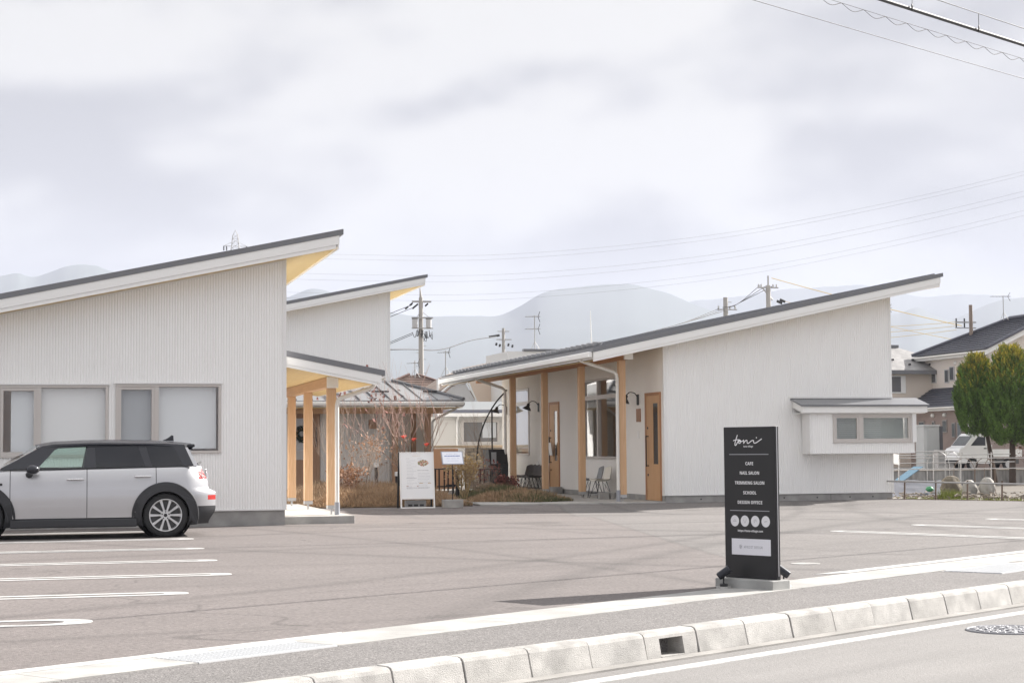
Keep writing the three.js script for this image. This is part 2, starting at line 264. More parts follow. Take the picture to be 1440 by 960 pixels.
// kerb of single blocks
const kerbMat = [0, 1, 2].map(i => M(C(0.46 + 0.025 * i, 0.445 + 0.025 * i, 0.422 + 0.025 * i), 0.92, { map: tone(512, 7, 0.42, 12.5 + i, (u, v, a, b) => (0.93 + 0.07 * hash3(a, b, 5)) * (hash3(a >> 1, b >> 1, 6) < 0.012 ? 0.6 : 1), [0.9, 0.9], { off: [i * 0.37, i * 0.21] }), bumpMap: speck, bumpScale: 0.004 }));
const ROAD = -0.17;
{
  const kerb = new THREE.Group(); kerb.name = 'kerb'; kerb.userData.kind = 'structure'; kerb.position.set(4.03, 0, -11.68); kerb.rotation.y = KA; scene.add(kerb);   // local x along the kerb, local z towards the road
  const prof = [[-0.16, -0.26], [0.02, -0.26], [0.0, ROAD], [-0.035, -0.025], [-0.048, -0.006], [-0.07, 0.002], [-0.16, 0.004]];
  const blockGeo = L => { const s = new THREE.Shape(prof.map(p => new THREE.Vector2(p[0], p[1]))); return new THREE.ExtrudeGeometry(s, { depth: L - 0.012, bevelEnabled: true, bevelSize: 0.004, bevelThickness: 0.004, bevelSegments: 1, curveSegments: 1 }).rotateY(-Math.PI / 2).translate(L - 0.005, 0, 0); };
  const g0 = uvMetres(blockGeo(0.597).toNonIndexed());
  const gs = [0, 1, 2, 3].map(i => { const g = g0.clone(), uv = g.attributes.uv; for (let k = 0; k < uv.count; k++) uv.setXY(k, uv.getX(k) + i * 0.31, uv.getY(k) + i * 0.57); return g; });
  let t = -0.075; const placed = [];
  for (let i = -16; i < 34; i++) {
    const x = t + i * 0.6;
    if (i === 0) continue;
    const e = new THREE.Mesh(gs[((i % 4) + 4) % 4], kerbMat[((i * 7) % 3 + 3) % 3]); e.name = 'kerb_block'; e.position.set(x, (rnd() - 0.5) * 0.006, (rnd() - 0.5) * 0.008); e.rotation.y = (rnd() - 0.5) * 0.008; e.castShadow = e.receiveShadow = true; kerb.add(e);
  }
  // the block with the inlet: built round a real opening
  const x0 = t, pc = (a, b, y0, y1) => { const zf = y => y < ROAD ? 0.01 : lerp(0, -0.035, (y - ROAD) / (-0.025 - ROAD)); const s = new THREE.Shape([[-0.16, y0], [zf(y0), y0], [zf(y1), y1], [-0.16, y1]].map(p => new THREE.Vector2(...p))); return new THREE.ExtrudeGeometry(s, { depth: b - a, bevelEnabled: false }).rotateY(-Math.PI / 2).translate(b, 0, 0); };
  const top = (() => { const s = new THREE.Shape([[-0.16, -0.045], [-0.031, -0.045], [-0.035, -0.025], [-0.048, -0.006], [-0.07, 0.002], [-0.16, 0.004]].map(p => new THREE.Vector2(...p))); return new THREE.ExtrudeGeometry(s, { depth: 0.585, bevelEnabled: false }).rotateY(-Math.PI / 2).translate(x0 + 0.592, 0, 0); })();
  const e = new THREE.Mesh(merged([top, pc(x0 + 0.007, x0 + 0.165, -0.26, -0.045), pc(x0 + 0.435, x0 + 0.592, -0.26, -0.045), pc(x0 + 0.165, x0 + 0.435, -0.26, -0.165)]), kerbMat[1]); e.name = 'kerb_block'; e.userData.label = 'kerb block with a rectangular drain inlet'; e.castShadow = e.receiveShadow = true; kerb.add(e);
  part(kerb, 'inlet_back', bx(x0 + 0.165, x0 + 0.435, -0.17, -0.04, -0.19, -0.165), mat.concrete);
}
const rBig = field(256, 5, 5, 66, 4), rSt = field(512, 3, 26, 54, 3);
const roadMat = M(C(1, 1, 1), 0.93, { map: dataTex(1024, (u, v, i, j) => { const big = rBig(u, v), st_ = rSt(u, v); let c = 0.92 + 0.26 * (big - 0.5) + 0.30 * (st_ - 0.5); c *= 0.86 + 0.28 * hash3(i, j, 21); return [toS(0.205 * c), toS(0.196 * c), toS(0.189 * c)]; }, { srgb: true, rep: [1 / 9, 1 / 9] }), bumpMap: asphaltBump, bumpScale: 0.005 });
{
  const g = new THREE.PlaneGeometry(160, 12).rotateX(-Math.PI / 2).translate(0, ROAD - 0.012, 6.0); uvMetres(g);
  const road = new THREE.Mesh(g, roadMat); road.name = 'road'; road.userData.kind = 'structure'; road.position.set(4.03, 0, -11.68); road.rotation.y = KA; road.receiveShadow = true; scene.add(road);
  const ap = new THREE.Mesh(uvMetres(bx(-40, 60, ROAD - 0.1, ROAD + 0.001, 0.012, 0.135).toNonIndexed()), M(C(0.36, 0.345, 0.325), 0.92, { map: concreteTone, bumpMap: speck, bumpScale: 0.003 })); ap.name = 'gutter_apron'; ap.userData.kind = 'structure'; ap.position.copy(road.position); ap.rotation.y = KA; ap.receiveShadow = true; scene.add(ap);
}
struct('road_edge_line', slabXZ([K(-40, 0.33), K(60, 0.33), K(60, 0.46), K(-40, 0.46)], ROAD - 0.05, ROAD - 0.006), mat.paint);
// manhole cover with a raised pattern
{
  const c = K(3.3, 0.98), g = thing('manhole_cover', 'round iron manhole cover with raised pattern in the road', 'manhole', [c[0], ROAD - 0.012, c[1]], { local: true });
  const iron = M(C(0.19, 0.19, 0.205), 0.6, { metalness: 0.2 }), light = M(C(0.34, 0.34, 0.355), 0.6, { metalness: 0.2 });
  part(g, 'rim', new THREE.TorusGeometry(0.325, 0.014, 4, 40).rotateX(Math.PI / 2), iron);
  part(g, 'plate', new THREE.CylinderGeometry(0.32, 0.32, 0.012, 40), iron);
  const r = mulberry(8), b = []; for (let i = 0; i < 170; i++) { const a = r() * 6.283, q = Math.sqrt(r()) * 0.285; b.push(at(new THREE.CylinderGeometry(0.010 + r() * 0.012, 0.014 + r() * 0.012, 0.01, 6), Math.cos(a) * q, 0.010, Math.sin(a) * q)); }
  part(g, 'studs', b, light).userData.kind = 'stuff';
}
// painted markings of the lot
function hairpin(tip, dir, len, w = 0.36, lw = 0.11) { // two lines joined by a round nose at the tip
  const s = new THREE.Shape(), a = w / 2, b = w / 2 - lw;
  s.moveTo(-len, -a); s.lineTo(-a * 1.6, -a); s.quadraticCurveTo(0, -a, 0, 0); s.quadraticCurveTo(0, a, -a * 1.6, a); s.lineTo(-len, a); s.lineTo(-len, b); s.lineTo(-a * 2.0, b); s.quadraticCurveTo(-lw * 1.9, b, -lw * 1.9, 0); s.quadraticCurveTo(-lw * 1.9, -b, -a * 2.0, -b); s.lineTo(-len, -b);
  return new THREE.ExtrudeGeometry(s, { depth: 0.003, bevelEnabled: false, curveSegments: 10 }).rotateX(-Math.PI / 2).rotateY(Math.atan2(-dir[1], dir[0])).translate(tip[0], 0.0015, tip[1]);
}
for (const [x, z, w] of [[2.13, -29.25], [2.05, -26.55], [1.98, -23.86], [1.91, -21.2], [1.84, -18.75], [1.22, -16.38], [0.32, -13.9, 0.5]]) struct('parking_line', hairpin([x, z], [1, 0], 5.2, w || 0.36), mat.paint, { label: 'white hairpin parking line in the row with the car' });
for (const [x, z] of [[11.5, -25.0], [13.57, -26.4], [15.8, -28.0], [17.9, -29.4]]) struct('parking_line', hairpin([x, z], [-0.42, -0.907], 5.0), mat.paint, { label: 'white hairpin parking line across from the corrugated gable wall' });
struct('lot_edge_line', slabXZ([S(-30, -8.995), S(8.75, -8.995), S(8.62, -8.86), S(-30, -8.86)], 0.0035, 0.0075), mat.paint);
struct('lot_edge_line', slabXZ([S(15.5, -9.2), S(60, -9.2), S(60, -9.05), S(15.9, -9.05)], 0.001, 0.005), mat.paint);
struct('valve_lid', new THREE.CylinderGeometry(0.16, 0.16, 0.008, 24).translate(8.0, 0.001, -18.1), mat.concrete);

// ---------------------------------------------------------------- the three shed-roofed shops
function ribbed(x0, x1, y0, top, z, holes = [], pitch = 0.046, dep = 0.008) { // vertically corrugated sheet facing +z
  const prof = [[0, 0], [0.30, 0], [0.40, 1], [0.80, 1], [0.90, 0]], list = [];
  for (let x = x0; x < x1 - 1e-6; x += pitch) for (let k = 0; k < prof.length; k++) {
    const a = prof[k], b = prof[k + 1] || [1, 0], xa = x + a[0] * pitch, xb = Math.min(x1, x + b[0] * pitch); if (xa >= x1) break;
    const za = z + a[1] * dep, zb = z + b[1] * dep, m = (xa + xb) / 2; let runs = [[y0, null]];
    for (const h of holes) if (m > h[0] && m < h[1]) runs = [[y0, h[2]], [h[3], null]];
    for (const [lo, hi] of runs) list.push([[xa, lo, za], [xb, lo, zb], [xb, hi ?? top(xb), zb], [xa, hi ?? top(xa), za]]);
  }
  return quads(list);
}
// a mono-pitch roof: ridge side at x1; slope k; yr = height of the top sheet at x1
function shedRoof(parent, o) {
  const { x0, x1, yr, k, zf, zb, wallX } = o, y = x => yr + k * (x - x1), band = (xa, xb, t, b, z0, z1) => prism([[xa, y(xa) - b], [xb, y(xb) - b], [xb, y(xb) - t], [xa, y(xa) - t]], z0, z1);
  const r = part(parent, 'roof', band(x0, x1, 0, 0.095, zf, zb), mat.roof);
  const seams = []; for (let z = zf - 0.4; z > zb; z -= 0.455) seams.push(band(x0 + 0.02, x1 - 0.02, -0.028, 0, z - 0.011, z + 0.011)); part(r, 'seams', seams, mat.roof);
  part(r, 'rake_board', band(x0 + 0.03, x1 - 0.07, 0.097, 0.25, zf - 0.012, zf - 0.045), mat.white);
  part(r, 'rake_board', band(x0 + 0.03, x1 - 0.12, 0.252, 0.315, zf - 0.024, zf - 0.05), mat.white);
  part(r, 'eave_board', band(x1 - 0.10, x1 - 0.072, 0.099, 0.33, zf - 0.047, zb + 0.02), mat.white);
  part(r, 'eave_board', band(x0 + 0.031, x0 + 0.06, 0.099, 0.26, zf - 0.047, zb + 0.02), mat.white);
  part(r, 'soffit', band(x0 + 0.061, x1 - 0.101, 0.285, 0.297, zf - 0.051, zb + 0.03), mat.soffit);
  return y;
}
function windowUnit(parent, x0, x1, y0, y1, z, splits, o = {}) { // facing +z; frame, mullions, panes, blinds
  const f = 0.045, d = 0.07, g = [bx(x0, x1, y1 - f, y1, z - 0.06, z + 0.03, 0.004), bx(x0, x1, y0, y0 + f, z - 0.06, z + 0.034, 0.004), bx(x0, x0 + f, y0 + f, y1 - f, z - 0.06, z + 0.03), bx(x1 - f, x1, y0 + f, y1 - f, z - 0.06, z + 0.03)];
  for (const s of splits) g.push(bx(s - 0.035, s + 0.035, y0 + f, y1 - f, z - 0.06, z + 0.026));
  const w = part(parent, 'window', g, mat.alu);
  part(w, 'head_flashing', bx(x0 - 0.03, x1 + 0.03, y1 + 0.002, y1 + 0.028, z - 0.05, z + 0.05), mat.trim);
  const xs = [x0 + f, ...splits.flatMap(s => [s - 0.035, s + 0.035]), x1 - f];
  for (let i = 0; i < xs.length; i += 2) {
    const s = o.sash?.[i / 2]; let a = xs[i], b = xs[i + 1], lo = y0 + f, hi = y1 - f;
    if (s) { const q = 0.05; part(w, 'sash', [bx(a, b, hi - q, hi, z - 0.03, z + 0.018), bx(a, b, lo, lo + q, z - 0.03, z + 0.018), bx(a, a + q, lo + q, hi - q, z - 0.03, z + 0.018), bx(b - q, b, lo + q, hi - q, z - 0.03, z + 0.018)], mat.alu); a += q; b -= q; lo += q; hi -= q; }
    part(w, 'pane', bx(a, b, lo, hi, z - 0.016, z - 0.010), mat.glass);
    const B = o.blind?.[i / 2]; if (B) part(w, 'blind', bx(a + B[0], b - B[1], lo + B[2], hi - 0.005, z - 0.11, z - 0.105), B[3] || mat.blind);
  }
  return w;
}
// --- left shop
{
  const t = thing('shop_building', 'large corrugated light grey shop with wide windows behind the parked car', 'building', [-2, 0, -34]);
  const y = shedRoof(t, { x0: -9, x1: 4.88, yr: 5.10, k: 0.211, zf: -30.3, zb: -38.2 });
  const top = x => y(x) - 0.298, Z = -30.8;
  const W = [[-0.86, 0.94, 1.20, 2.41], [1.06, 2.83, 1.25, 2.43]];
  part(t, 'wall', ribbed(-8.5, 3.90, 0.285, top, Z, W.map(w => [w[0] + 0.01, w[1] - 0.01, w[2] + 0.01, w[3] - 0.01])), mat.siding);
  part(t, 'corner_trim', prism([[3.89, 0.27], [3.955, 0.27], [3.955, top(3.955)], [3.89, top(3.89)]], Z - 0.06, Z + 0.014), mat.trim);
  part(t, 'base_flashing', bx(-8.5, 3.955, 0.262, 0.284, Z - 0.05, Z + 0.022), mat.trim);
  part(t, 'top_trim', prism([[-8.5, top(-8.5) - 0.035], [3.885, top(3.885) - 0.035], [3.885, top(3.885) - 0.002], [-8.5, top(-8.5) - 0.002]], Z + 0.010, Z + 0.03), mat.trim);
  part(t, 'side_wall', [bx(3.84, 3.945, 0.285, top(3.84), Z - 0.07, -38.0), bx(-8.5, -8.4, 0.285, top(-8.5), Z - 0.07, -38.0), bx(-8.39, 3.83, 0.285, 3.2, -38.1, -38.0)], mat.siding);
  part(t, 'inner_wall', prism([[-8.39, 0.3], [3.83, 0.3], [3.83, top(3.83)], [-8.39, top(-8.39)]], Z - 0.03, Z - 0.13, W.map(w => [[w[0], w[2]], [w[1], w[2]], [w[1], w[3]], [w[0], w[3]]])), mat.white);
  part(t, 'floor', bx(-8.39, 3.83, 0.29, 0.32, Z - 0.14, -37.98), mat.woodH);
  part(t, 'foundation', bx(-8.48, 3.93, -0.1, 0.262, Z - 0.01, -38.0), mat.concrete);
  const film = M(C(0.80, 0.79, 0.775), 0.9), roller = M(C(0.74, 0.75, 0.755), 0.9), dim = M(C(0.42, 0.43, 0.44), 0.9);
  windowUnit(t, ...W[0], Z + 0.005, [-0.19], { sash: [1, 0], blind: [[0.12, 0, 0, roller], [0, 0, 0, film]] });
  windowUnit(t, ...W[1], Z + 0.005, [1.745], { sash: [1, 0], blind: [[0, 0, 0, dim], [0, 0.03, 0.035, roller]] });
}
{ // its porch
  const t = thing('entrance_porch', 'lean-to porch with wooden posts beside the shop with the parked car', 'porch', [4.6, 0, -34]);
  const k = -0.195, yt = x => 3.03 + k * (x - 4.0), band = (xa, xb, a, b, z0, z1) => prism([[xa, yt(xa) - b], [xb, yt(xb) - b], [xb, yt(xb) - a], [xa, yt(xa) - a]], z0, z1), zf = -31.05, zb = -38.4;
  const r = part(t, 'roof', band(3.96, 5.74, 0, 0.10, zf, zb), mat.roof);
  part(r, 'rake_board', band(3.965, 5.68, 0.102, 0.24, zf - 0.012, zf - 0.04), mat.white);
  part(r, 'rake_board', band(3.965, 5.60, 0.242, 0.29, zf - 0.022, zf - 0.045), mat.white);
  part(r, 'soffit', band(3.965, 5.60, 0.25, 0.262, zf - 0.05, zb), mat.soffit);
  part(r, 'eave_board', band(5.605, 5.63, 0.10, 0.27, zf - 0.05, zb), mat.white);
  part(t, 'gutter', (() => { const s = new THREE.Shape(); s.absarc(0, 0, 0.055, Math.PI, 2 * Math.PI); s.absarc(0, 0, 0.045, 2 * Math.PI, Math.PI, true); return new THREE.ExtrudeGeometry(s, { depth: zf - zb - 0.05, bevelEnabled: false, curveSegments: 8 }).translate(5.70, yt(5.74) - 0.13, zb); })(), mat.pipe);
  part(t, 'beam', bx(4.82, 4.98, 2.42, 2.60, -31.75, -38.2, 0.006), mat.woodH);
  part(t, 'beam_end', bx(4.80, 5.0, 2.40, 2.60, -31.66, -31.74), mat.white);
  for (const z of [-31.85, -34.85, -37.3]) {
    const p = part(t, 'post', bx(4.82, 4.98, 0.30, 2.419, z - 0.08, z + 0.08, 0.008), mat.wood);
    part(p, 'post_shoe', [bx(4.82, 4.98, 0.235, 0.299, z - 0.078, z + 0.078), cyl([4.9, 0.12, z], [4.9, 0.24, z], 0.022)], mat.steel);
  }
  const d = part(t, 'downpipe', pipe([[5.66, 2.50, -31.55], [5.60, 2.40, -31.55], [4.98, 2.20, -31.55], [4.955, 2.10, -31.55], [4.955, 0.33, -31.55]], 0.038), mat.pipe);
  part(d, 'pipe_sleeve', cyl([4.955, 0.13, -31.55], [4.955, 0.36, -31.55], 0.047), M(C(0.3, 0.31, 0.34), 0.5));
  part(t, 'slab', bx(3.96, 5.20, -0.1, 0.135, -31.1, -38.4, 0.012), mat.slab);
}
// --- shop behind, over the low hall
{
  const t = thing('shop_building', 'tall corrugated shop gable rising above the low hall, its foot hidden', 'building', [6, 0, -58]);
  const Z = -54.5, y = shedRoof(t, { x0: -6, x1: 11.34, yr: 6.74, k: 0.205, zf: -54.0, zb: -62 }), top = x => y(x) - 0.298;
  part(t, 'wall', ribbed(-5, 10.16, 0, top, Z, [], 0.055), mat.siding);
  part(t, 'corner_trim', prism([[10.15, 0], [10.24, 0], [10.24, top(10.24)], [10.15, top(10.15)]], Z - 0.06, Z + 0.014), mat.trim);
  part(t, 'side_wall', [bx(10.1, 10.22, 0, top(10.1), Z - 0.07, -61.5), bx(-5, -4.9, 0, top(-5), Z - 0.07, -61.5), bx(-4.89, 10.09, 0, 3.2, -61.5, -61.4)], mat.siding);
}
// --- low hall with hipped front roof
{
  const t = thing('low_hall', 'low grey hall with hipped metal roof and wreathed wooden door', 'building', [9, 0, -52.5]);
  const e = 2.70, zf = -51.0, xr = 11.77, xl = 4.5, top = 3.42, zt = -54.48, xt = 10.3;
  const rf = [[[xl, e, zf], [xr, e + 0.05, zf], [xt, top, zt], [xl, top, zt]], [[xr, e + 0.05, zf], [xr, e + 0.05, -58], [xt, top, -58], [xt, top, zt]], [[xl, e - 0.05, zf], [xl, top - 0.05, zt], [xt, top - 0.05, zt], [xr, e, zf]], [[xl, e, zf], [xl, e - 0.05, zf], [xr, e, zf], [xr, e + 0.05, zf]], [[xr, e + 0.05, zf], [xr, e, zf], [xr, e, -58], [xr, e + 0.05, -58]]];
  const r = part(t, 'roof', quads(rf), M(C(0.24, 0.243, 0.25), 0.36));
  const sx = (x, f) => [x + 0.0 * f, lerp(e + 0.03, top, f) + 0.02, lerp(zf, zt, f)], seams = []; for (let x = 5; x < 11.5; x += 0.46) { const fm = x < xt ? 1 : Math.max(0.05, (xr - x) / (xr - xt)); seams.push(cyl(sx(x, 0), sx(x, fm), 0.022, 0.022, 4)); }
  part(r, 'seams', seams, mat.roof);
  for (let i = 0; i < 8; i++) { const x = 5.6 + i * 0.78, f = i % 2 ? 0.35 : 0.62; if (x < xt - 0.2 || f < 0.4) part(r, 'snow_guard', [bx(x - 0.26, x + 0.26, lerp(e, top, f) + 0.05, lerp(e, top, f) + 0.10, lerp(zf, zt, f) - 0.03, lerp(zf, zt, f) + 0.03)], mat.black); }
  part(r, 'hip_cap', [cyl([xr, e + 0.07, zf], [xt, top + 0.03, zt], 0.06, 0.06, 5), cyl([xr - 0.15, e + 0.10, -51.6], [xt + 0.2, top + 0.1, -55.5], 0.05, 0.05, 5)], mat.roof);
  part(t, 'fascia', bx(xl, xr, e - 0.16, e - 0.006, zf - 0.03, zf + 0.0), mat.white);
  part(t, 'gutter', bx(xl, xr + 0.02, e - 0.13, e - 0.02, zf + 0.003, zf + 0.11, 0.03), mat.pipe);
  part(t, 'eave_soffit', bx(xl, xr - 0.03, e - 0.19, e - 0.17, zf - 0.02, -54.4), mat.soffit);
  part(t, 'eave_beam', bx(6.2, 11.3, e - 0.34, e - 0.19, -51.86, -51.74), mat.woodH);
  part(t, 'wall', ribbed(5.5, 9.72, 0, x => 2.50, -52.3, [[6.83, 7.71, -1, 2.50]], 0.055), M(C(0.68, 0.66, 0.63), 0.5));
  part(t, 'wall_return', [bx(9.725, 9.78, 0, 2.5, -54.3, -52.29), bx(5.5, 6.82, 0, 2.5, -52.4, -52.32), bx(7.72, 9.72, 0, 2.5, -52.4, -52.32)], mat.stucco);
  part(t, 'back_wall', bx(9.79, 11.2, 0, 2.5, -54.0, -53.9), mat.white);
  for (const x of [9.86, 10.85]) part(t, 'post', bx(x - 0.085, x + 0.085, 0, e - 0.345, -51.89, -51.71, 0.006), mat.woodDark);
  part(t, 'post', bx(10.62, 10.76, 0, 2.5, -53.2, -53.06, 0.006), mat.woodDark);
  const d = part(t, 'door', [bx(6.84, 6.92, 0.05, 2.46, -52.38, -52.27), bx(7.60, 7.70, 0.05, 2.46, -52.38, -52.27), bx(6.92, 7.60, 2.24, 2.46, -52.38, -52.27), bx(6.92, 7.60, 0.05, 1.02, -52.36, -52.29), bx(7.38, 7.60, 1.02, 2.24, -52.36, -52.29)], mat.woodDark);
  part(d, 'door_pane', bx(6.93, 7.38, 1.30, 2.23, -52.33, -52.32), M(C(0.5, 0.5, 0.5), 0.1));
  part(d, 'kick_plate', bx(6.93, 7.38, 1.03, 1.29, -52.335, -52.325), mat.alu);
  part(d, 'door_handle', cyl([7.585, 1.40, -52.22], [7.585, 1.98, -52.22], 0.014), mat.black);
  part(t, 'plaque', bx(9.16, 9.40, 1.92, 2.19, -52.285, -52.25), mat.woodDark);
  part(t, 'downpipe', pipe([[11.66, 2.6, -51.2], [11.6, 2.5, -51.2], [10.98, 2.15, -51.7], [10.97, 2.0, -51.7], [10.97, 0.2, -51.7]], 0.035), mat.pipe);
  part(t, 'downpipe', pipe([[6.9, 2.62, -51.1], [6.86, 2.5, -51.15], [6.6, 2.42, -52.1], [6.6, 0.1, -52.22]], 0.035), mat.pipe);
}
{ // wreath on the door
  const t = thing('wreath', 'dark green wreath hanging on the wooden door', 'wreath', [7.17, 1.78, -52.24], { local: true }); const r = mulberry(4), l = [];
  for (let i = 0; i < 420; i++) { const a = r() * 6.283, q = 0.15 + (r() - 0.5) * 0.12, g = new THREE.ConeGeometry(0.014, 0.08, 3); g.rotateX(r() * 6).rotateZ(r() * 6); l.push(g.translate(Math.cos(a) * q, Math.sin(a) * q * 1.15, (r() - 0.5) * 0.08)); }
  part(t, 'leaves', l, M(C(0.028, 0.045, 0.022), 0.9)).userData.kind = 'stuff'; part(t, 'ring', new THREE.TorusGeometry(0.15, 0.02, 5, 24), mat.woodDark);
}
// --- right shop
{
  const t = thing('shop_building', 'corrugated light grey shop with box bay window and wooden entrance colonnade', 'building', [16.5, 0, -46]);
  const k = 0.2117, y = shedRoof(t, { x0: 12.03, x1: 20.96, yr: 5.47, k, zf: -38.95, zb: -55.4 }), top = x => y(x) - 0.298, Z = -39.4, X = 13.9;
  part(t, 'wall', ribbed(X + 0.06, 19.70, 0.185, top, Z, [], 0.056, 0.012), mat.siding);
  part(t, 'corner_trim', prism([[X - 0.004, 0.17], [X + 0.06, 0.17], [X + 0.06, top(X + 0.06)], [X - 0.004, top(X - 0.004)]], Z - 0.05, Z + 0.014), mat.trim);
  part(t, 'corner_trim', prism([[19.69, 0.17], [19.755, 0.17], [19.755, top(19.755)], [19.69, top(19.69)]], Z - 0.06, Z + 0.014), mat.trim);
  part(t, 'base_flashing', bx(X + 0.065, 19.755, 0.163, 0.184, Z - 0.05, Z + 0.022), mat.trim);
  part(t, 'top_trim', prism([[X + 0.06, top(X + 0.06) - 0.03], [19.685, top(19.685) - 0.03], [19.685, top(19.685) - 0.002], [X + 0.06, top(X + 0.06) - 0.002]], Z + 0.010, Z + 0.03), mat.trim);
  part(t, 'side_wall', [bx(19.64, 19.745, 0.185, top(19.64), Z - 0.07, -55)], mat.siding);
  part(t, 'end_wall', bx(14.02, 19.63, 0.1, 3.7, -54.9, -54.8), mat.stucco);
  const fd = part(t, 'foundation', bx(X + 0.03, 19.72, -0.1, 0.162, Z - 0.006, -54.8), mat.concrete);
  for (const x of [14.8, 15.8, 16.9, 17.75, 18.6, 19.2]) part(fd, 'form_tie_hole', new THREE.CylinderGeometry(0.018, 0.018, 0.006, 10).rotateX(Math.PI / 2).translate(x, 0.075, Z - 0.004), mat.dark);
  part(fd, 'joint', bx(18.1, 18.108, -0.05, 0.16, Z - 0.01, Z - 0.003), mat.dark);
  // rendered entrance wall with openings, facing -x
  const WY = top(X) , zr = (z0, z1, y0, y1) => [[-z1, y0], [-z0, y0], [-z0, y1], [-z1, y1]];
  const open = { door1: [-40.70, -39.58, 0.04, 2.60], win1: [-45.85, -42.90, 1.02, 3.10], door2: [-49.25, -48.2, 0.08, 2.61], win2: [-53.4, -51.48, 1.10, 3.11] };
  const wall = prism([[39.45, 0.16], [54.79, 0.16], [54.79, WY], [39.45, WY]], 0, 0.12, [zr(open.win1[0], open.win1[1], open.win1[2], open.win1[3]), zr(open.win2[0], open.win2[1], open.win2[2], open.win2[3])].map(h => h)).rotateY(Math.PI / 2).translate(X, 0, 0);
  part(t, 'entrance_wall', wall, mat.stucco);
  part(t, 'plinth', bx(X + 0.006, X + 0.026, 0.0, 0.158, -54.8, Z - 0.05), mat.concrete);
  part(t, 'interior_wall', bx(15.6, 15.7, 0.2, 3.7, -54.7, -39.8), M(C(0.55, 0.52, 0.47), 0.9));
  part(t, 'floor', bx(X + 0.13, 19.6, 0.17, 0.2, -54.7, -39.6), mat.woodH);
  const door = (z0, z1, y0, y1, name) => { // wooden door with a tall glazed slot, on the -x face
    const f = part(t, 'door_frame', [bx(X - 0.03, X - 0.002, y0, y1, z0, z0 + 0.10), bx(X - 0.03, X - 0.002, y0, y1, z1 - 0.06, z1), bx(X - 0.03, X - 0.002, y1 - 0.07, y1, z0 + 0.10, z1 - 0.06)], M(C(0.46, 0.23, 0.115), 0.55, { map: woodTone }));
    const a = z0 + 0.102, b = z1 - 0.062, g0 = lerp(a, b, 0.50), g1 = lerp(a, b, 0.86), gy0 = y0 + 0.86, gy1 = y1 - 0.26;
    const d = part(t, 'door', [bx(X - 0.022, X - 0.001, y0, y1 - 0.072, a, g0), bx(X - 0.022, X - 0.001, y0, y1 - 0.072, g1, b), bx(X - 0.022, X - 0.001, y0, gy0, g0, g1), bx(X - 0.022, X - 0.001, gy1, y1 - 0.072, g0, g1)], M(C(0.66, 0.40, 0.215), 0.55, { map: woodTone }));
    part(d, 'door_pane', bx(X - 0.012, X - 0.002, gy0, gy1, g0, g1), M(C(0.06, 0.06, 0.06), 0.06));
    part(d, 'door_handle', [cyl([X - 0.085, y0 + 0.80, a + 0.14], [X - 0.085, y0 + 1.54, a + 0.14], 0.015), cyl([X - 0.085, y0 + 0.82, a + 0.14], [X - 0.02, y0 + 0.82, a + 0.14], 0.013), cyl([X - 0.085, y0 + 1.52, a + 0.14], [X - 0.02, y0 + 1.52, a + 0.14], 0.013)], mat.black);
    for (const q of [0.60, 1.72]) part(d, 'lock', cyl([X - 0.035, y0 + q, a + 0.10], [X - 0.02, y0 + q, a + 0.10], 0.028, 0.028, 12), mat.black);
    return d;
  };
  const d1 = door(...open.door1), d2 = door(...open.door2);
  const win = (z0, z1, y0, y1, ym, split) => {
    const f = 0.055, a = X - 0.03, b = X + 0.07, g = [bx(a, b, y1 - f, y1, z0, z1), bx(a - 0.01, b, y0, y0 + f, z0, z1), bx(a, b, y0 + f, y1 - f, z0, z0 + f), bx(a, b, y0 + f, y1 - f, z1 - f, z1), bx(a, b, ym - 0.055, ym + 0.055, z0 + f, z1 - f)];
    for (const s of split) g.push(bx(a, b, y0 + f, ym - 0.056, s - 0.045, s + 0.045), bx(a, b, ym + 0.056, y1 - f, s - 0.045, s + 0.045));
    const w = part(t, 'window', g, mat.alu), zs = [z0 + f, ...split.flatMap(s => [s - 0.045, s + 0.045]), z1 - f];
    for (let i = 0; i < zs.length; i += 2) for (const [lo, hi] of [[y0 + f, ym - 0.056], [ym + 0.056, y1 - f]]) part(w, 'pane', bx(X + 0.02, X + 0.026, lo, hi, zs[i], zs[i + 1]), mat.glass);
    return w;
  };
  win(...open.win1, 2.62, [-44.55]); const w2 = win(...open.win2, 2.66, []);
  part(w2, 'blind', bx(X + 0.09, X + 0.095, 1.2, 3.05, -53.3, -51.6), M(C(0.62, 0.58, 0.5), 0.9));
  part(t, 'terrace', bx(12.35, X - 0.001, -0.1, 0.035, -54.8, -39.3, 0.008), mat.slab);
  // colonnade
  part(t, 'beam', bx(13.0, 13.16, 3.36, 3.55, -54.6, -39.56, 0.006), M(C(0.52, 0.26, 0.13), 0.6, { map: woodTone, turn: true }));
  part(t, 'beam_end', bx(12.98, 13.18, 3.35, 3.55, -39.55, -39.46), mat.white);
  for (const z of [-40.05, -43.35, -46.83, -50.29]) {
    const p = part(t, 'post', bx(13.0, 13.16, 0.19, 3.359, z - 0.08, z + 0.08, 0.008), mat.wood);
    part(p, 'post_shoe', [bx(13.0, 13.16, 0.125, 0.189, z - 0.078, z + 0.078), cyl([13.08, 0.03, z], [13.08, 0.13, z], 0.022)], mat.steel);
  }
  for (const z of [-39.92, -50.6]) {
    const d = part(t, 'downpipe', pipe([[11.98, 3.42, z], [12.02, 3.34, z], [12.90, 3.06, z], [12.93, 2.95, z], [12.93, 0.26, z]], 0.042), mat.pipe);
    part(d, 'pipe_sleeve', cyl([12.93, 0.03, z], [12.93, 0.3, z], 0.052), M(C(0.3, 0.31, 0.34), 0.5));
  }
  part(t, 'gutter', bx(11.93, 12.055, 3.36, 3.50, -55.3, -39.0, 0.03), mat.white);
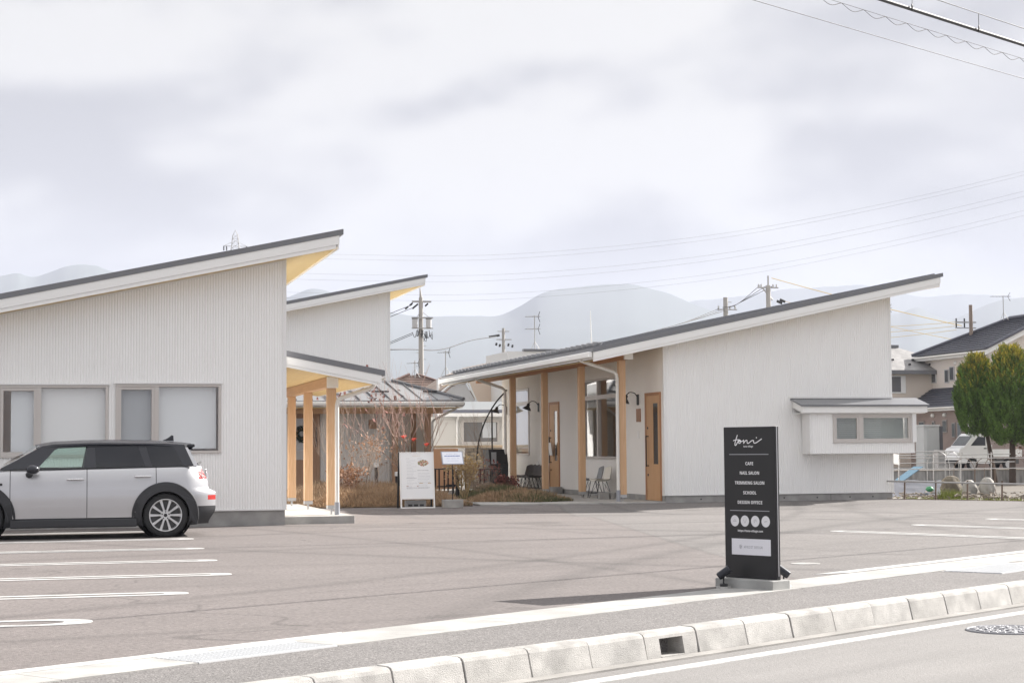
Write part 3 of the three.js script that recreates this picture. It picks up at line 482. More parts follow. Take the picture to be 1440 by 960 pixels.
  part(t, 'snow_rail', (() => { const l = []; for (let z = -39.6; z > -55; z -= 0.455) { const yy = y(12.35) + 0.03; l.push(bx(12.24, 12.44, yy, yy + 0.09, z - 0.07, z + 0.07, 0.02)); } l.push(cyl([12.35, y(12.35) + 0.08, -39.2], [12.35, y(12.35) + 0.08, -55.2], 0.02)); return l; })(), M(C(0.30, 0.305, 0.32), 0.5));
  // wall fittings
  part(t, 'sign_plaque', bx(X - 0.025, X - 0.001, 1.92, 2.24, -41.36, -41.06), M(C(0.34, 0.19, 0.12), 0.6), { label: 'small wooden name plaque' });
  part(t, 'intercom', bx(X - 0.02, X - 0.001, 1.52, 1.70, -41.30, -41.20, 0.004), mat.white);
  part(t, 'outlet', bx(X - 0.04, X - 0.001, 0.78, 0.92, -50.6, -50.48, 0.004), mat.white);
}
{ // box bay on the right shop
  const t = thing('bay_window', 'box bay window with its own lean-to roof wrapping the corner of the corrugated gable', 'window', [18.7, 1.1, -39.2]);
  const Z = -38.92, x0 = 17.37, x1 = 20.09, yb = 1.11;
  part(t, 'wall', ribbed(x0 + 0.05, x1 - 0.01, yb + 0.02, () => 2.06, Z, [[17.97, 20.0, 1.38, 2.04]]), mat.siding);
  part(t, 'side_panel', [bx(x0, x0 + 0.05, yb + 0.02, 2.06, Z + 0.012, -39.38), bx(x1 - 0.05, x1 - 0.011, yb + 0.02, 2.06, Z - 0.01, -41.0)], mat.trim);
  part(t, 'bottom', bx(x0 - 0.005, x1, yb, yb + 0.019, Z + 0.016, -39.38), mat.trim);
  const r = part(t, 'roof', quads([[[17.10, 2.27, -38.76], [20.42, 2.27, -38.76], [20.42, 2.45, -39.46], [17.10, 2.45, -39.46]], [[17.10, 2.23, -38.76], [20.42, 2.23, -38.76], [20.42, 2.27, -38.76], [17.10, 2.27, -38.76]], [[17.10, 2.23, -38.76], [17.10, 2.27, -38.76], [17.10, 2.45, -39.46], [17.10, 2.41, -39.46]], [[20.42, 2.27, -38.76], [20.42, 2.23, -38.76], [20.42, 2.41, -39.46], [20.42, 2.45, -39.46]], [[20.42, 2.45, -39.46], [20.42, 2.45, -41.2], [19.78, 2.46, -41.2], [19.78, 2.46, -39.46]]]), M(C(0.175, 0.178, 0.19), 0.36));
  part(r, 'fascia', [bx(17.14, 20.38, 2.08, 2.229, -38.80, -38.83), prism([[38.84, 2.08], [39.38, 2.22], [39.38, 2.38], [38.84, 2.225]], 0, 0.03).rotateY(Math.PI / 2).translate(17.14, 0, 0), bx(20.35, 20.38, 2.08, 2.225, -41.1, -38.84)], mat.white);
  part(r, 'soffit', bx(17.175, 20.345, 2.062, 2.078, -38.84, -39.37), mat.white);
  part(r, 'wall_flashing', bx(17.08, 19.75, 2.44, 2.475, -39.385, -39.36), mat.trim);
  windowUnit(t, 17.96, 20.01, 1.37, 2.05, Z + 0.008, [18.66], { sash: [1, 1], blind: [null, null] });
  part(t, 'corner_cover', bx(20.015, x1 + 0.03, 1.37, 2.05, Z - 0.02, Z + 0.045), mat.trim);
  part(t, 'lining', [bx(17.5, 20.0, 1.25, 1.28, -39.2, -38.95), bx(17.5, 20.0, 1.25, 2.05, -39.36, -39.33)], M(C(0.5, 0.54, 0.48), 0.9));
  const slats = []; for (let i = 0; i < 12; i++) { const yy = 1.46 + i * 0.045; slats.push(bx(18.02, 18.60, yy, yy + 0.004, -39.02, -38.985), bx(18.72, 19.25, yy, yy + 0.004, -39.02, -38.985)); } part(t, 'venetian_blind', slats, mat.white);
}

// ---------------------------------------------------------------- the car
function mirrorZ(g) { const q = g.index ? g.toNonIndexed() : g.clone(); q.scale(1, 1, -1); for (const k of ['position', 'normal', 'uv']) { const a = q.attributes[k]; if (!a) continue; const s = a.itemSize, r = a.array; for (let i = 0; i < a.count; i += 3) for (let c = 0; c < s; c++) { const t = r[(i + 1) * s + c]; r[(i + 1) * s + c] = r[(i + 2) * s + c]; r[(i + 2) * s + c] = t; } } return q; }
{
  const car = thing('parked_car', 'silver estate car with black roof, its tail sticking out of the parking bay', 'car', [1.68, 0, -28.07], { local: true });
  const paint = M(C(0.50, 0.50, 0.515), 0.28, { metalness: 0.35, clearcoat: 1, clearcoatRoughness: 0.04 }), clad = M(C(0.035, 0.036, 0.04), 0.65), gloss = M(C(0.020, 0.021, 0.028), 0.22), privacy = M(C(0.004, 0.005, 0.010), 0.02), chrome = M(C(0.75, 0.75, 0.76), 0.14, { metalness: 1 }), inside = M(C(0.03, 0.03, 0.033), 0.8), red = M(C(0.55, 0.035, 0.03), 0.12, { clearcoat: 1 }), rubber = M(C(0.022, 0.022, 0.023), 0.85), alloy = M(C(0.62, 0.62, 0.62), 0.28, { metalness: 0.8 });
  const doorsX = [-2.25, -1.15, -0.14], xs = [];
  for (let x = -3.49; x <= 0.761; x += 0.025) if (!doorsX.some(d => Math.abs(d - x) < 0.016)) xs.push(x); for (const d of doorsX) xs.push(d - 0.005, d + 0.005); xs.sort((a, b) => a - b); xs[xs.length - 1] = 0.76;
  const ys = [0.19, 0.22, 0.26, 0.31, 0.35, 0.385, 0.42, 0.46, 0.50, 0.55, 0.585, 0.62, 0.66, 0.69, 0.72, 0.75, 0.80, 0.86, 0.90, 0.94, 0.98, 1.02, 1.045, 1.06];
  const wp = [[0.19, 0.80], [0.26, 0.85], [0.31, 0.868], [0.46, 0.886], [0.6, 0.893], [0.75, 0.890], [0.82, 0.880], [0.9, 0.866], [1.0, 0.838], [1.045, 0.812], [1.06, 0.785]];
  const lut = (t, x) => { for (let i = 1; i < t.length; i++) if (x <= t[i][0]) return lerp(t[i - 1][1], t[i][1], (x - t[i - 1][0]) / (t[i][0] - t[i - 1][0])); return t[t.length - 1][1]; };
  const belt = x => lut([[-3.6, 0.74], [-3.40, 0.86], [-3.1, 0.95], [-2.4, 1.015], [-1.2, 1.035], [0.8, 1.065]], x);
  const plan = x => x > 0.1 ? 1 - 0.26 * Math.pow((x - 0.1) / 0.66, 2.6) : x < -2.8 ? 1 - 0.36 * Math.pow((-2.8 - x) / 0.69, 2.4) : 1;
  const pt = (x, y, top) => {
    const B = belt(x), yy = y <= 0.31 ? y : 0.31 + (y - 0.31) * (B - 0.31) / 0.75; let z = lut(wp, y) * plan(x), Y = yy;
    if (top === 1) { z *= 0.9; Y = B + 0.008; } if (top === 2) { z *= 0.5; Y = B + (x < -2.35 ? 0.05 : -0.01); } if (top === 3) { z = 0; Y = B + (x < -2.35 ? 0.065 : -0.02); }
    const r = smooth(0.2, 0.76, x), sh = -r * (0.115 * smooth(0.66, 0.73, y) + 0.10 * smooth(0.80, 1.06, y) + 0.10 * (1 - smooth(0.20, 0.42, y)));
    const f = smooth(-2.9, -3.49, x), sf = f * (0.07 * (1 - smooth(0.2, 0.45, y)) + 0.10 * smooth(0.7, 1.06, y));
    return [x + sh + sf, Y, z];
  };
  const rows = [...ys.map(y => [y, 0]), [1.06, 1], [1.06, 2], [1.06, 3]], nx = xs.length, ny = rows.length, pos = [], idx = [], cells = [];
  for (const x of xs) for (const [y, tp] of rows) pos.push(...pt(x, y, tp));
  for (let i = 0; i < nx - 1; i++) for (let j = 0; j < ny - 1; j++) { const a = i * ny + j, b = (i + 1) * ny + j; const m = [0, 1, 2].map(c => (pos[a * 3 + c] + pos[b * 3 + c] + pos[(a + 1) * 3 + c] + pos[(b + 1) * 3 + c]) / 4); idx.push(a, b, b + 1, a, b + 1, a + 1); cells.push([i, j, m, [a, b, b + 1, a, b + 1, a + 1]]); }
  const full = new THREE.BufferGeometry(); full.setAttribute('position', new THREE.Float32BufferAttribute(pos, 3)); full.setIndex(idx); full.computeVertexNormals(); const N = full.attributes.normal.array;
  const bucket = (i, j, [x, y]) => {
    const top = j >= ys.length - 1, xm = (xs[i] + xs[i + 1]) / 2;
    if (top) return xm < -2.38 || xm > 0.40 ? 'body' : 'interior';
    for (const cx of [0, -2.67]) if (Math.hypot(x - cx, y - 0.33) < 0.455) return null;
    if (y < 0.31 || (xm > 0.25 && y < 0.455) || (xm < -3.05 && y < 0.42)) return 'cladding';
    if (x > 0.50 && x < 0.70 && y > 0.865 && y < 1.015 && xm > 0.58) return 'taillight';
    if (xm > 0.63 && xm < 0.755 && y > 0.55 && y < 0.62) return 'reflector';
    if (xm < -3.12 && xm > -3.36 && y > 0.66 && y < 0.84) return 'headlight';
    if (doorsX.some(d => Math.abs(xm - d) < 0.004)) return 'gap';
    if (xm > doorsX[0] && xm < doorsX[1]) return 'front_door'; if (xm > doorsX[1] && xm < doorsX[2]) return 'rear_door';
    return 'body';
  };
  const buckets = {};
  for (const [i, j, m, q] of cells) { const b = bucket(i, j, m); if (!b) continue; const o = buckets[b] ??= { p: [], n: [] }; for (const k of q) { const s = b === 'gap' ? 0.984 : 1; o.p.push(pos[k * 3], pos[k * 3 + 1], pos[k * 3 + 2] * s); o.n.push(N[k * 3], N[k * 3 + 1], N[k * 3 + 2]); } }
  const half = b => { const g = new THREE.BufferGeometry(); g.setAttribute('position', new THREE.Float32BufferAttribute(buckets[b].p, 3)); g.setAttribute('normal', new THREE.Float32BufferAttribute(buckets[b].n, 3)); return uvMetres(g); };
  // tail and nose caps
  const cap = i => { const q = []; for (let j = 0; j < ny - 1; j++) { const a = [0, 1, 2].map(c => pos[(i * ny + j) * 3 + c]), b = [0, 1, 2].map(c => pos[(i * ny + j + 1) * 3 + c]); q.push([a, [a[0], a[1], 0], [b[0], b[1], 0], b]); } return quads(q); };
  const bodyG = half('body'); const body = part(car, 'body', [bodyG, mirrorZ(bodyG), cap(nx - 1), mirrorZ(cap(nx - 1)), cap(0), mirrorZ(cap(0))], paint);
  { const g = half('gap'), p = g.attributes.position, n3 = p.count / 3; for (const d of doorsX) { const a = [], nn = []; for (let i = 0; i < n3; i++) if (Math.abs(p.getX(i * 3) - d) < 0.02) for (let k = 0; k < 3; k++) { a.push(p.getX(i * 3 + k), p.getY(i * 3 + k), p.getZ(i * 3 + k)); nn.push(g.attributes.normal.getX(i * 3 + k), g.attributes.normal.getY(i * 3 + k), g.attributes.normal.getZ(i * 3 + k)); } const h = new THREE.BufferGeometry(); h.setAttribute('position', new THREE.Float32BufferAttribute(a, 3)); h.setAttribute('normal', new THREE.Float32BufferAttribute(nn, 3)); uvMetres(h); part(body, 'panel_gap', h, rubber); part(body, 'panel_gap', mirrorZ(h), rubber); } }
  part(car, 'interior', [half('interior'), mirrorZ(half('interior')), bx(-2.3, 0.3, 0.86, 0.99, -0.7, 0.7), bx(-2.35, -2.0, 0.98, 1.05, -0.68, 0.68, 0.03)], inside);
  part(car, 'steering_wheel', new THREE.TorusGeometry(0.17, 0.016, 6, 24).rotateY(Math.PI / 2).rotateZ(0.5).translate(-1.85, 1.06, -0.35), inside);
  const low = part(car, 'lower_cladding', [half('cladding'), mirrorZ(half('cladding')), bx(-2.25, -0.42, 0.17, 0.295, 0.84, 0.885, 0.02), bx(-2.25, -0.42, 0.17, 0.295, -0.885, -0.84, 0.02)], clad);
  for (const [n, h] of [['front_door', -1.32], ['rear_door', -0.34]]) for (const s of [1, -1]) {
    const d = part(car, 'door', s > 0 ? half(n) : mirrorZ(half(n)), paint);
    part(d, 'handle', [bx(h - 0.125, h + 0.125, n === 'front_door' ? 0.872 : 0.905, n === 'front_door' ? 0.896 : 0.929, s * 0.875, s * 0.91, 0.011)], chrome);
  }
  for (const s of [1, -1]) { const f = g => s > 0 ? g : mirrorZ(g); part(car, 'taillight', f(half('taillight')), red); part(car, 'reflector', f(half('reflector')), red); part(car, 'headlight', f(half('headlight')), chrome); }
  for (const s of [1, -1]) part(car, 'taillight_ring', (s > 0 ? g => g : mirrorZ)(tube([[0.560, 0.875, 0.70], [0.545, 0.94, 0.70], [0.555, 1.005, 0.685], [0.615, 1.005, 0.645], [0.640, 0.94, 0.625], [0.640, 0.875, 0.64]].map(p => [p[0], p[1], p[2] + 0.0]), 0.007, 5, 30, true)), chrome);
  // glasshouse: side frames, panes, screens, roof
  const zside = y => 0.802 - (y - 1.045) * 0.52;
  const sideG = (pts, out, th, holes) => { const g = prism(pts, 0, th, holes), p = g.attributes.position; for (let i = 0; i < p.count; i++) p.setZ(i, p.getZ(i) + zside(p.getY(i)) + out - th); g.computeVertexNormals(); return g; };
  const fw = [[-1.86, 1.05], [-1.62, 1.315], [-1.56, 1.345], [-1.14, 1.365], [-1.20, 1.05]], outline = [[-2.44, 1.02], [-2.30, 1.03], [0.42, 1.062], [0.29, 1.385], [0.0, 1.405], [-1.0, 1.42], [-1.62, 1.405], [-1.80, 1.375]];
  for (const s of [1, -1]) {
    const f = s > 0 ? g => g : mirrorZ, fr = part(car, 'pillar_frame', f(sideG(outline, 0, 0.03, [fw])), gloss);
    part(fr, 'front_pane', f(sideG(fw, -0.012, 0.004)), M(C(0.86, 0.93, 0.90), 0.01, { transmission: 1, thickness: 0, ior: 1.5 }));
    part(fr, 'rear_pane', f(sideG([[-1.02, 1.06], [-1.03, 1.365], [-0.40, 1.37], [-0.30, 1.065]], 0.004, 0.004)), privacy);
    part(fr, 'quarter_pane', f(sideG([[-0.20, 1.07], [-0.28, 1.37], [0.12, 1.365], [0.265, 1.075]], 0.004, 0.004)), privacy);
    part(fr, 'rear_pillar', f(sideG([[0.30, 1.345], [0.335, 1.345], [0.49, 1.06], [0.425, 1.055]], 0.012, 0.03)), paint);
    part(fr, 'belt_trim', f(sideG([[-2.2, 1.033], [0.40, 1.055], [0.40, 1.066], [-2.2, 1.044]], 0.008, 0.006)), mat.black);
  }
  const roofY = x => lut([[-1.86, 1.40], [-1.6, 1.448], [-1.2, 1.468], [-0.7, 1.474], [-0.2, 1.462], [0.2, 1.435], [0.42, 1.41]], x), rq = [], rx = []; for (let x = -1.86; x < 0.421; x += 0.057) rx.push(x); rx.push(0.42);
  const rp = (x, k) => { const z = k * (0.645 - 0.02 * smooth(0, 0.42, x)); return [x - 0.05 * (1 - k * k) * (x < -1.5 ? 1 : 0), roofY(x) - 0.075 * Math.pow(Math.abs(k), 2.6), z]; };
  const rpos = [], ri = [], nk = 14; for (const x of rx) for (let k = 0; k <= nk; k++) rpos.push(...rp(x, 1 - 2 * k / nk)); for (let i = 0; i < rx.length - 1; i++) for (let k = 0; k < nk; k++) { const a = i * (nk + 1) + k, b = a + nk + 1; ri.push(a, b, b + 1, a, b + 1, a + 1); }
  const rg = new THREE.BufferGeometry(); rg.setAttribute('position', new THREE.Float32BufferAttribute(rpos, 3)); rg.setIndex(ri); rg.computeVertexNormals(); uvMetres(rg);
  const roof = part(car, 'roof', [rg, rg.clone().translate(0, -0.03, 0)], gloss);
  part(roof, 'spoiler', bx(0.34, 0.455, 1.345, 1.395, -0.6, 0.6, 0.02), gloss);
  part(roof, 'antenna_fin', (() => { const s = new THREE.Shape(); s.moveTo(0.03, 0); s.quadraticCurveTo(0.10, 0.02, 0.16, 0.075); s.lineTo(0.18, 0.07); s.lineTo(0.185, 0); s.closePath(); return new THREE.ExtrudeGeometry(s, { depth: 0.02, bevelEnabled: true, bevelSize: 0.008, bevelThickness: 0.008 }).translate(-0.02, 1.452, -0.01); })(), gloss);
  part(car, 'windscreen', quads([[[-2.44, 1.02, 0.80], [-2.50, 1.03, 0], [-1.90, 1.395, 0], [-1.83, 1.385, 0.63]], [[-2.50, 1.03, 0], [-2.44, 1.02, -0.80], [-1.83, 1.385, -0.63], [-1.90, 1.395, 0]]]), mat.glass);
  part(car, 'rear_screen', quads([[[0.47, 1.05, -0.70], [0.52, 1.06, 0], [0.40, 1.38, 0], [0.33, 1.37, -0.60]], [[0.52, 1.06, 0], [0.47, 1.05, 0.70], [0.33, 1.37, 0.60], [0.40, 1.38, 0]]]), privacy);
  part(car, 'rear_wiper', cyl([0.50, 1.09, 0.45], [0.57, 1.12, 0.30], 0.012), mat.black);
  for (const s of [1, -1]) {
    const m = part(car, 'wing_mirror', at(new THREE.SphereGeometry(0.115, 18, 12).scale(0.85, 0.62, 0.8), -1.93, 1.035, s * 0.96), gloss);
    part(m, 'mirror_arm', cyl([-1.98, 0.955, s * 0.84], [-1.96, 1.0, s * 0.95], 0.055, 0.035), clad);
    part(m, 'mirror_glass', at(new THREE.CylinderGeometry(0.06, 0.06, 0.006, 16).rotateZ(Math.PI / 2).scale(1, 0.8, 1), -1.842, 1.035, s * 0.96), chrome);
    part(car, 'side_scuttle', bx(-2.62, -2.36, 0.80, 0.835, s * 0.872, s * 0.888, 0.006), clad);
    part(car, 'exhaust_tip', cyl([0.58, 0.30, s * 0.42], [0.70, 0.30, s * 0.42], 0.04, 0.04, 14), chrome);
  }
  part(car, 'tailgate_line', bx(0.655, 0.662, 0.70, 1.02, -0.004, 0.004), mat.dark);
  // arch mouldings, wells, wheels
  for (const cx of [0, -2.67]) for (const s of [1, -1]) {
    const a = new THREE.Shape(); const r1 = 0.486, r0 = 0.365; a.absarc(0, 0, r1, -0.28, Math.PI + 0.28); a.absarc(0, 0, r0, Math.PI + 0.42, -0.42, true);
    const g = new THREE.ExtrudeGeometry(a, { depth: 0.05, bevelEnabled: true, bevelSize: 0.012, bevelThickness: 0.012, bevelSegments: 2, curveSegments: 40 }).translate(cx, 0.33, 0.835); const p = g.attributes.position; for (let i = 0; i < p.count; i++) { const x = p.getX(i), y = p.getY(i); p.setZ(i, p.getZ(i) - 0.872 + Math.max(lut(wp, Math.max(0.19, y)) * plan(x), 0.78)); } g.computeVertexNormals();
    part(car, 'wheel_arch', s > 0 ? g : mirrorZ(g), clad);
    part(car, 'wheel_well', (s > 0 ? q => q : mirrorZ)(mergeGeometries([new THREE.CylinderGeometry(0.40, 0.40, 0.36, 30, 1, true).rotateX(Math.PI / 2).translate(cx, 0.34, 0.67).toNonIndexed(), new THREE.CircleGeometry(0.40, 30).translate(cx, 0.34, 0.49).toNonIndexed()])), mat.dark);
  }
  const wheelG = (() => {
    const tyre = new THREE.LatheGeometry([[0.238, -0.10], [0.265, -0.108], [0.30, -0.106], [0.322, -0.095], [0.330, -0.075], [0.330, 0.075], [0.322, 0.095], [0.30, 0.106], [0.265, 0.108], [0.238, 0.10]].map(p => new THREE.Vector2(...p)), 48).rotateX(Math.PI / 2);
    const rim = [new THREE.LatheGeometry([[0.205, -0.09], [0.235, -0.09], [0.246, 0.096], [0.243, 0.104], [0.230, 0.104], [0.224, 0.085], [0.215, 0.02]].map(p => new THREE.Vector2(...p)), 48).rotateX(Math.PI / 2)];
    for (let k = 0; k < 10; k++) { const s = new THREE.Shape([[0.045, -0.014], [0.09, -0.011], [0.21, -0.018], [0.228, -0.026], [0.228, 0.026], [0.21, 0.018], [0.09, 0.011], [0.045, 0.014]].map(p => new THREE.Vector2(...p))); rim.push(new THREE.ExtrudeGeometry(s, { depth: 0.022, bevelEnabled: true, bevelSize: 0.004, bevelThickness: 0.006, bevelSegments: 1 }).translate(0, 0, 0.062).rotateZ(k * Math.PI / 5)); }
    rim.push(new THREE.CylinderGeometry(0.07, 0.075, 0.04, 24).rotateX(Math.PI / 2).translate(0, 0, 0.07));
    const dark = [new THREE.CylinderGeometry(0.215, 0.215, 0.03, 32).rotateX(Math.PI / 2)], bolts = [new THREE.CylinderGeometry(0.026, 0.026, 0.01, 20).rotateX(Math.PI / 2).translate(0, 0, 0.095)];
    for (let k = 0; k < 5; k++) bolts.push(new THREE.CylinderGeometry(0.010, 0.010, 0.01, 8).rotateX(Math.PI / 2).translate(0.053 * Math.cos(k * 1.2566 + 0.3), 0.053 * Math.sin(k * 1.2566 + 0.3), 0.092));
    return { tyre: merged(tyre), rim: merged(rim), disc: merged(dark), bolts: merged(bolts) };
  })();
  for (const cx of [0, -2.67]) for (const s of [1, -1]) {
    const w = new THREE.Mesh(wheelG.tyre, rubber); w.name = 'wheel'; w.position.set(cx, 0.33, s * 0.762); if (s < 0) w.rotation.y = Math.PI; w.castShadow = w.receiveShadow = true; car.add(w);
    for (const [n, g, m] of [['rim', wheelG.rim, alloy], ['brake_disc', wheelG.disc, M(C(0.10, 0.10, 0.10), 0.5, { metalness: 0.5 })], ['wheel_bolts', wheelG.bolts, mat.black]]) { const e = new THREE.Mesh(g, m); e.name = n; e.castShadow = e.receiveShadow = true; w.add(e); }
  }
  part(car, 'underbody', bx(-3.1, 0.45, 0.20, 0.30, -0.7, 0.7), M(C(0.09, 0.09, 0.09), 0.8));
}

// ---------------------------------------------------------------- the sign by the road
function canvasTex(w, h, draw) { const c = document.createElement('canvas'); c.width = w; c.height = h; draw(c.getContext('2d'), w, h); const t = new THREE.CanvasTexture(c); t.colorSpace = THREE.SRGBColorSpace; t.anisotropy = 4; return t; }
const signFace = canvasTex(700, 1536, (x, w, h) => {
  x.fillStyle = '#1d1d1e'; x.fillRect(0, 0, w, h); const W = '#e9e9ea'; x.strokeStyle = W; x.fillStyle = W; x.lineCap = 'round'; x.lineJoin = 'round'; x.textAlign = 'center';
  const X = v => v * w, Y = v => v * h;
  // the handwritten word
  x.lineWidth = 11; x.beginPath(); x.moveTo(X(0.275), Y(0.0550)); x.bezierCurveTo(X(0.25), Y(0.0800), X(0.22), Y(0.1050), X(0.225), Y(0.1200)); x.bezierCurveTo(X(0.24), Y(0.1300), X(0.26), Y(0.1150), X(0.285), Y(0.0980)); x.stroke();
  x.lineWidth = 9; x.beginPath(); x.moveTo(X(0.195), Y(0.0910)); x.bezierCurveTo(X(0.25), Y(0.0850), X(0.30), Y(0.0830), X(0.33), Y(0.0880)); x.stroke();
  x.lineWidth = 10; x.beginPath(); x.moveTo(X(0.285), Y(0.1000)); x.bezierCurveTo(X(0.30), Y(0.0860), X(0.345), Y(0.0860), X(0.345), Y(0.0980)); x.bezierCurveTo(X(0.34), Y(0.1130), X(0.29), Y(0.1130), X(0.295), Y(0.1000)); x.bezierCurveTo(X(0.32), Y(0.0900), X(0.37), Y(0.1050), X(0.40), Y(0.0880)); x.bezierCurveTo(X(0.41), Y(0.0950), X(0.395), Y(0.1100), X(0.40), Y(0.1100)); x.bezierCurveTo(X(0.43), Y(0.0920), X(0.46), Y(0.0850), X(0.47), Y(0.0930)); x.bezierCurveTo(X(0.46), Y(0.1100), X(0.48), Y(0.1160), X(0.52), Y(0.1040)); x.bezierCurveTo(X(0.56), Y(0.0900), X(0.59), Y(0.0880), X(0.60), Y(0.0940)); x.bezierCurveTo(X(0.585), Y(0.1120), X(0.63), Y(0.1140), X(0.68), Y(0.1000)); x.lineTo(X(0.755), Y(0.0820)); x.stroke();
  x.beginPath(); x.arc(X(0.655), Y(0.0730), 7, 0, 7); x.fill();
  x.font = 'bold 24px sans-serif'; x.fillText('tone village', X(0.49), Y(0.137));
  x.fillStyle = '#9b9ba0'; x.fillRect(X(0.105), Y(0.183), X(0.78), 8); x.fillRect(X(0.105), Y(0.565), X(0.78), 8);
  x.fillStyle = W; x.font = 'bold 47px sans-serif';
  [['CAFE', 0.258], ['NAIL SALON', 0.322], ['TRIMMING SALON', 0.389], ['SCHOOL', 0.456], ['DESIGN OFFICE', 0.521]].forEach(([s, y]) => { x.fillText(s, X(0.505), Y(y)); });
  [0.20, 0.40, 0.605, 0.81].forEach((cx, i) => { x.fillStyle = '#d9d9dc'; x.beginPath(); x.arc(X(cx), Y(0.638), X(0.083), 0, 7); x.fill(); x.strokeStyle = '#7d7d84'; x.lineWidth = 3; x.beginPath(); const a = X(cx), b = Y(0.638); if (i === 0) { x.arc(a, b + 4, 16, Math.PI, 0); x.moveTo(a - 20, b + 6); x.lineTo(a + 20, b + 6); } if (i === 1) { x.moveTo(a - 18, b - 16); x.quadraticCurveTo(a - 6, b + 18, a, b + 20); x.quadraticCurveTo(a + 8, b + 16, a + 20, b - 18); } if (i === 2) { x.arc(a, b, 18, 2.6, 6.6); x.moveTo(a - 14, b + 14); x.lineTo(a + 4, b - 10); } if (i === 3) { x.moveTo(a - 18, b + 8); x.quadraticCurveTo(a - 4, b - 16, a + 2, b + 6); x.quadraticCurveTo(a + 10, b - 8, a + 18, b - 4); } x.stroke(); });
  x.fillStyle = W; x.font = 'bold 30px sans-serif'; x.fillText('https://tone-village.com', X(0.505), Y(0.711));
});
const signPlate = canvasTex(512, 162, (x, w, h) => {
  x.fillStyle = '#dcdce2'; x.fillRect(0, 0, w, h); x.strokeStyle = '#55555c'; x.lineWidth = 3; for (let k = 0; k < 9; k++) { const a = k * 0.7, r = 8 + (k % 3) * 5; x.beginPath(); x.moveTo(118 + 5 * Math.cos(a), 81 + 5 * Math.sin(a)); x.quadraticCurveTo(118 + r * Math.cos(a + 0.5), 81 + r * Math.sin(a + 0.5), 118 + 22 * Math.cos(a), 81 + 24 * Math.sin(a)); x.stroke(); }
  x.fillStyle = '#5a5a62'; x.font = '34px sans-serif'; x.textBaseline = 'middle'; x.save(); x.translate(160, 83); x.scale(0.72, 1); 'APRICOT DESIGN'.split('').reduce((p, c) => { x.fillText(c, p, 0); return p + x.measureText(c).width + 6; }, 0); x.restore();
});
{
  const t = thing('sign_board', 'black upright sign listing cafe, salons, school and office by the road', 'sign', [6.18, 0, -15.16], { turn: -1.0926 });
  part(t, 'base_block', [bx(-0.345, 0.335, -0.03, 0.085, -0.125, 0.125, 0.012)], M(C(0.43, 0.43, 0.415), 0.9, { map: concreteTone, bumpMap: speck, bumpScale: 0.003 }));
  const p = part(t, 'panel', bx(-0.305, 0.305, 0.086, 1.46, -0.028, 0.020, 0.003), M(C(0.014, 0.014, 0.016), 0.32));
  part(p, 'face_print', new THREE.PlaneGeometry(0.598, 1.338).translate(-0.003, 0.789, 0.0215), M(C(1, 1, 1), 0.42, { map: signFace }), { uv: true });
  part(p, 'name_plate', new THREE.PlaneGeometry(0.46, 0.146).translate(0.008, 0.371, 0.0235), M(C(1, 1, 1), 0.5, { map: signPlate }), { uv: true });
  part(p, 'edge_strip', bx(0.3055, 0.3085, 0.12, 1.456, -0.004, 0.004), M(C(0.6, 0.6, 0.62), 0.3, { metalness: 0.8 }));
}
const spotSrc = (() => {
  const t = thing('spotlight', 'black ground spotlight on a pad facing the lettered side of the sign', 'spotlight', [0, 0, 0], { local: true, group: 'spotlights at the sign' });
  const tilt = (g) => g.rotateX(0.62).translate(0, 0.20, 0);                       // local -z looks at the sign
  part(t, 'pad', new THREE.CylinderGeometry(0.12, 0.13, 0.03, 20).scale(1.3, 1, 0.8).translate(0, 0.013, 0), mat.concrete);
  part(t, 'base_plate', bx(-0.03, 0.10, 0.03, 0.062, -0.05, 0.05, 0.005), mat.black);
  part(t, 'stem', cyl([0, 0.05, 0], [0, 0.17, 0.0], 0.011), mat.black);
  part(t, 'lamp_housing', tilt(new THREE.LatheGeometry([[0, -0.09], [0.045, -0.088], [0.053, -0.07], [0.053, 0.075], [0.056, 0.085], [0.056, 0.10], [0.048, 0.10], [0.046, 0.085], [0, 0.082]].map(p => new THREE.Vector2(...p)), 24).rotateX(-Math.PI / 2)), M(C(0.03, 0.032, 0.04), 0.35, { metalness: 0.4 }));
  return t;
})();
spotSrc.position.set(5.93, 0.0, -15.24); spotSrc.rotation.y = -1.9; spotSrc.scale.setScalar(0.68);
clone(spotSrc, [6.50, 0, -15.2], { turn: -4.3, label: 'black ground spotlight behind the black sign' });

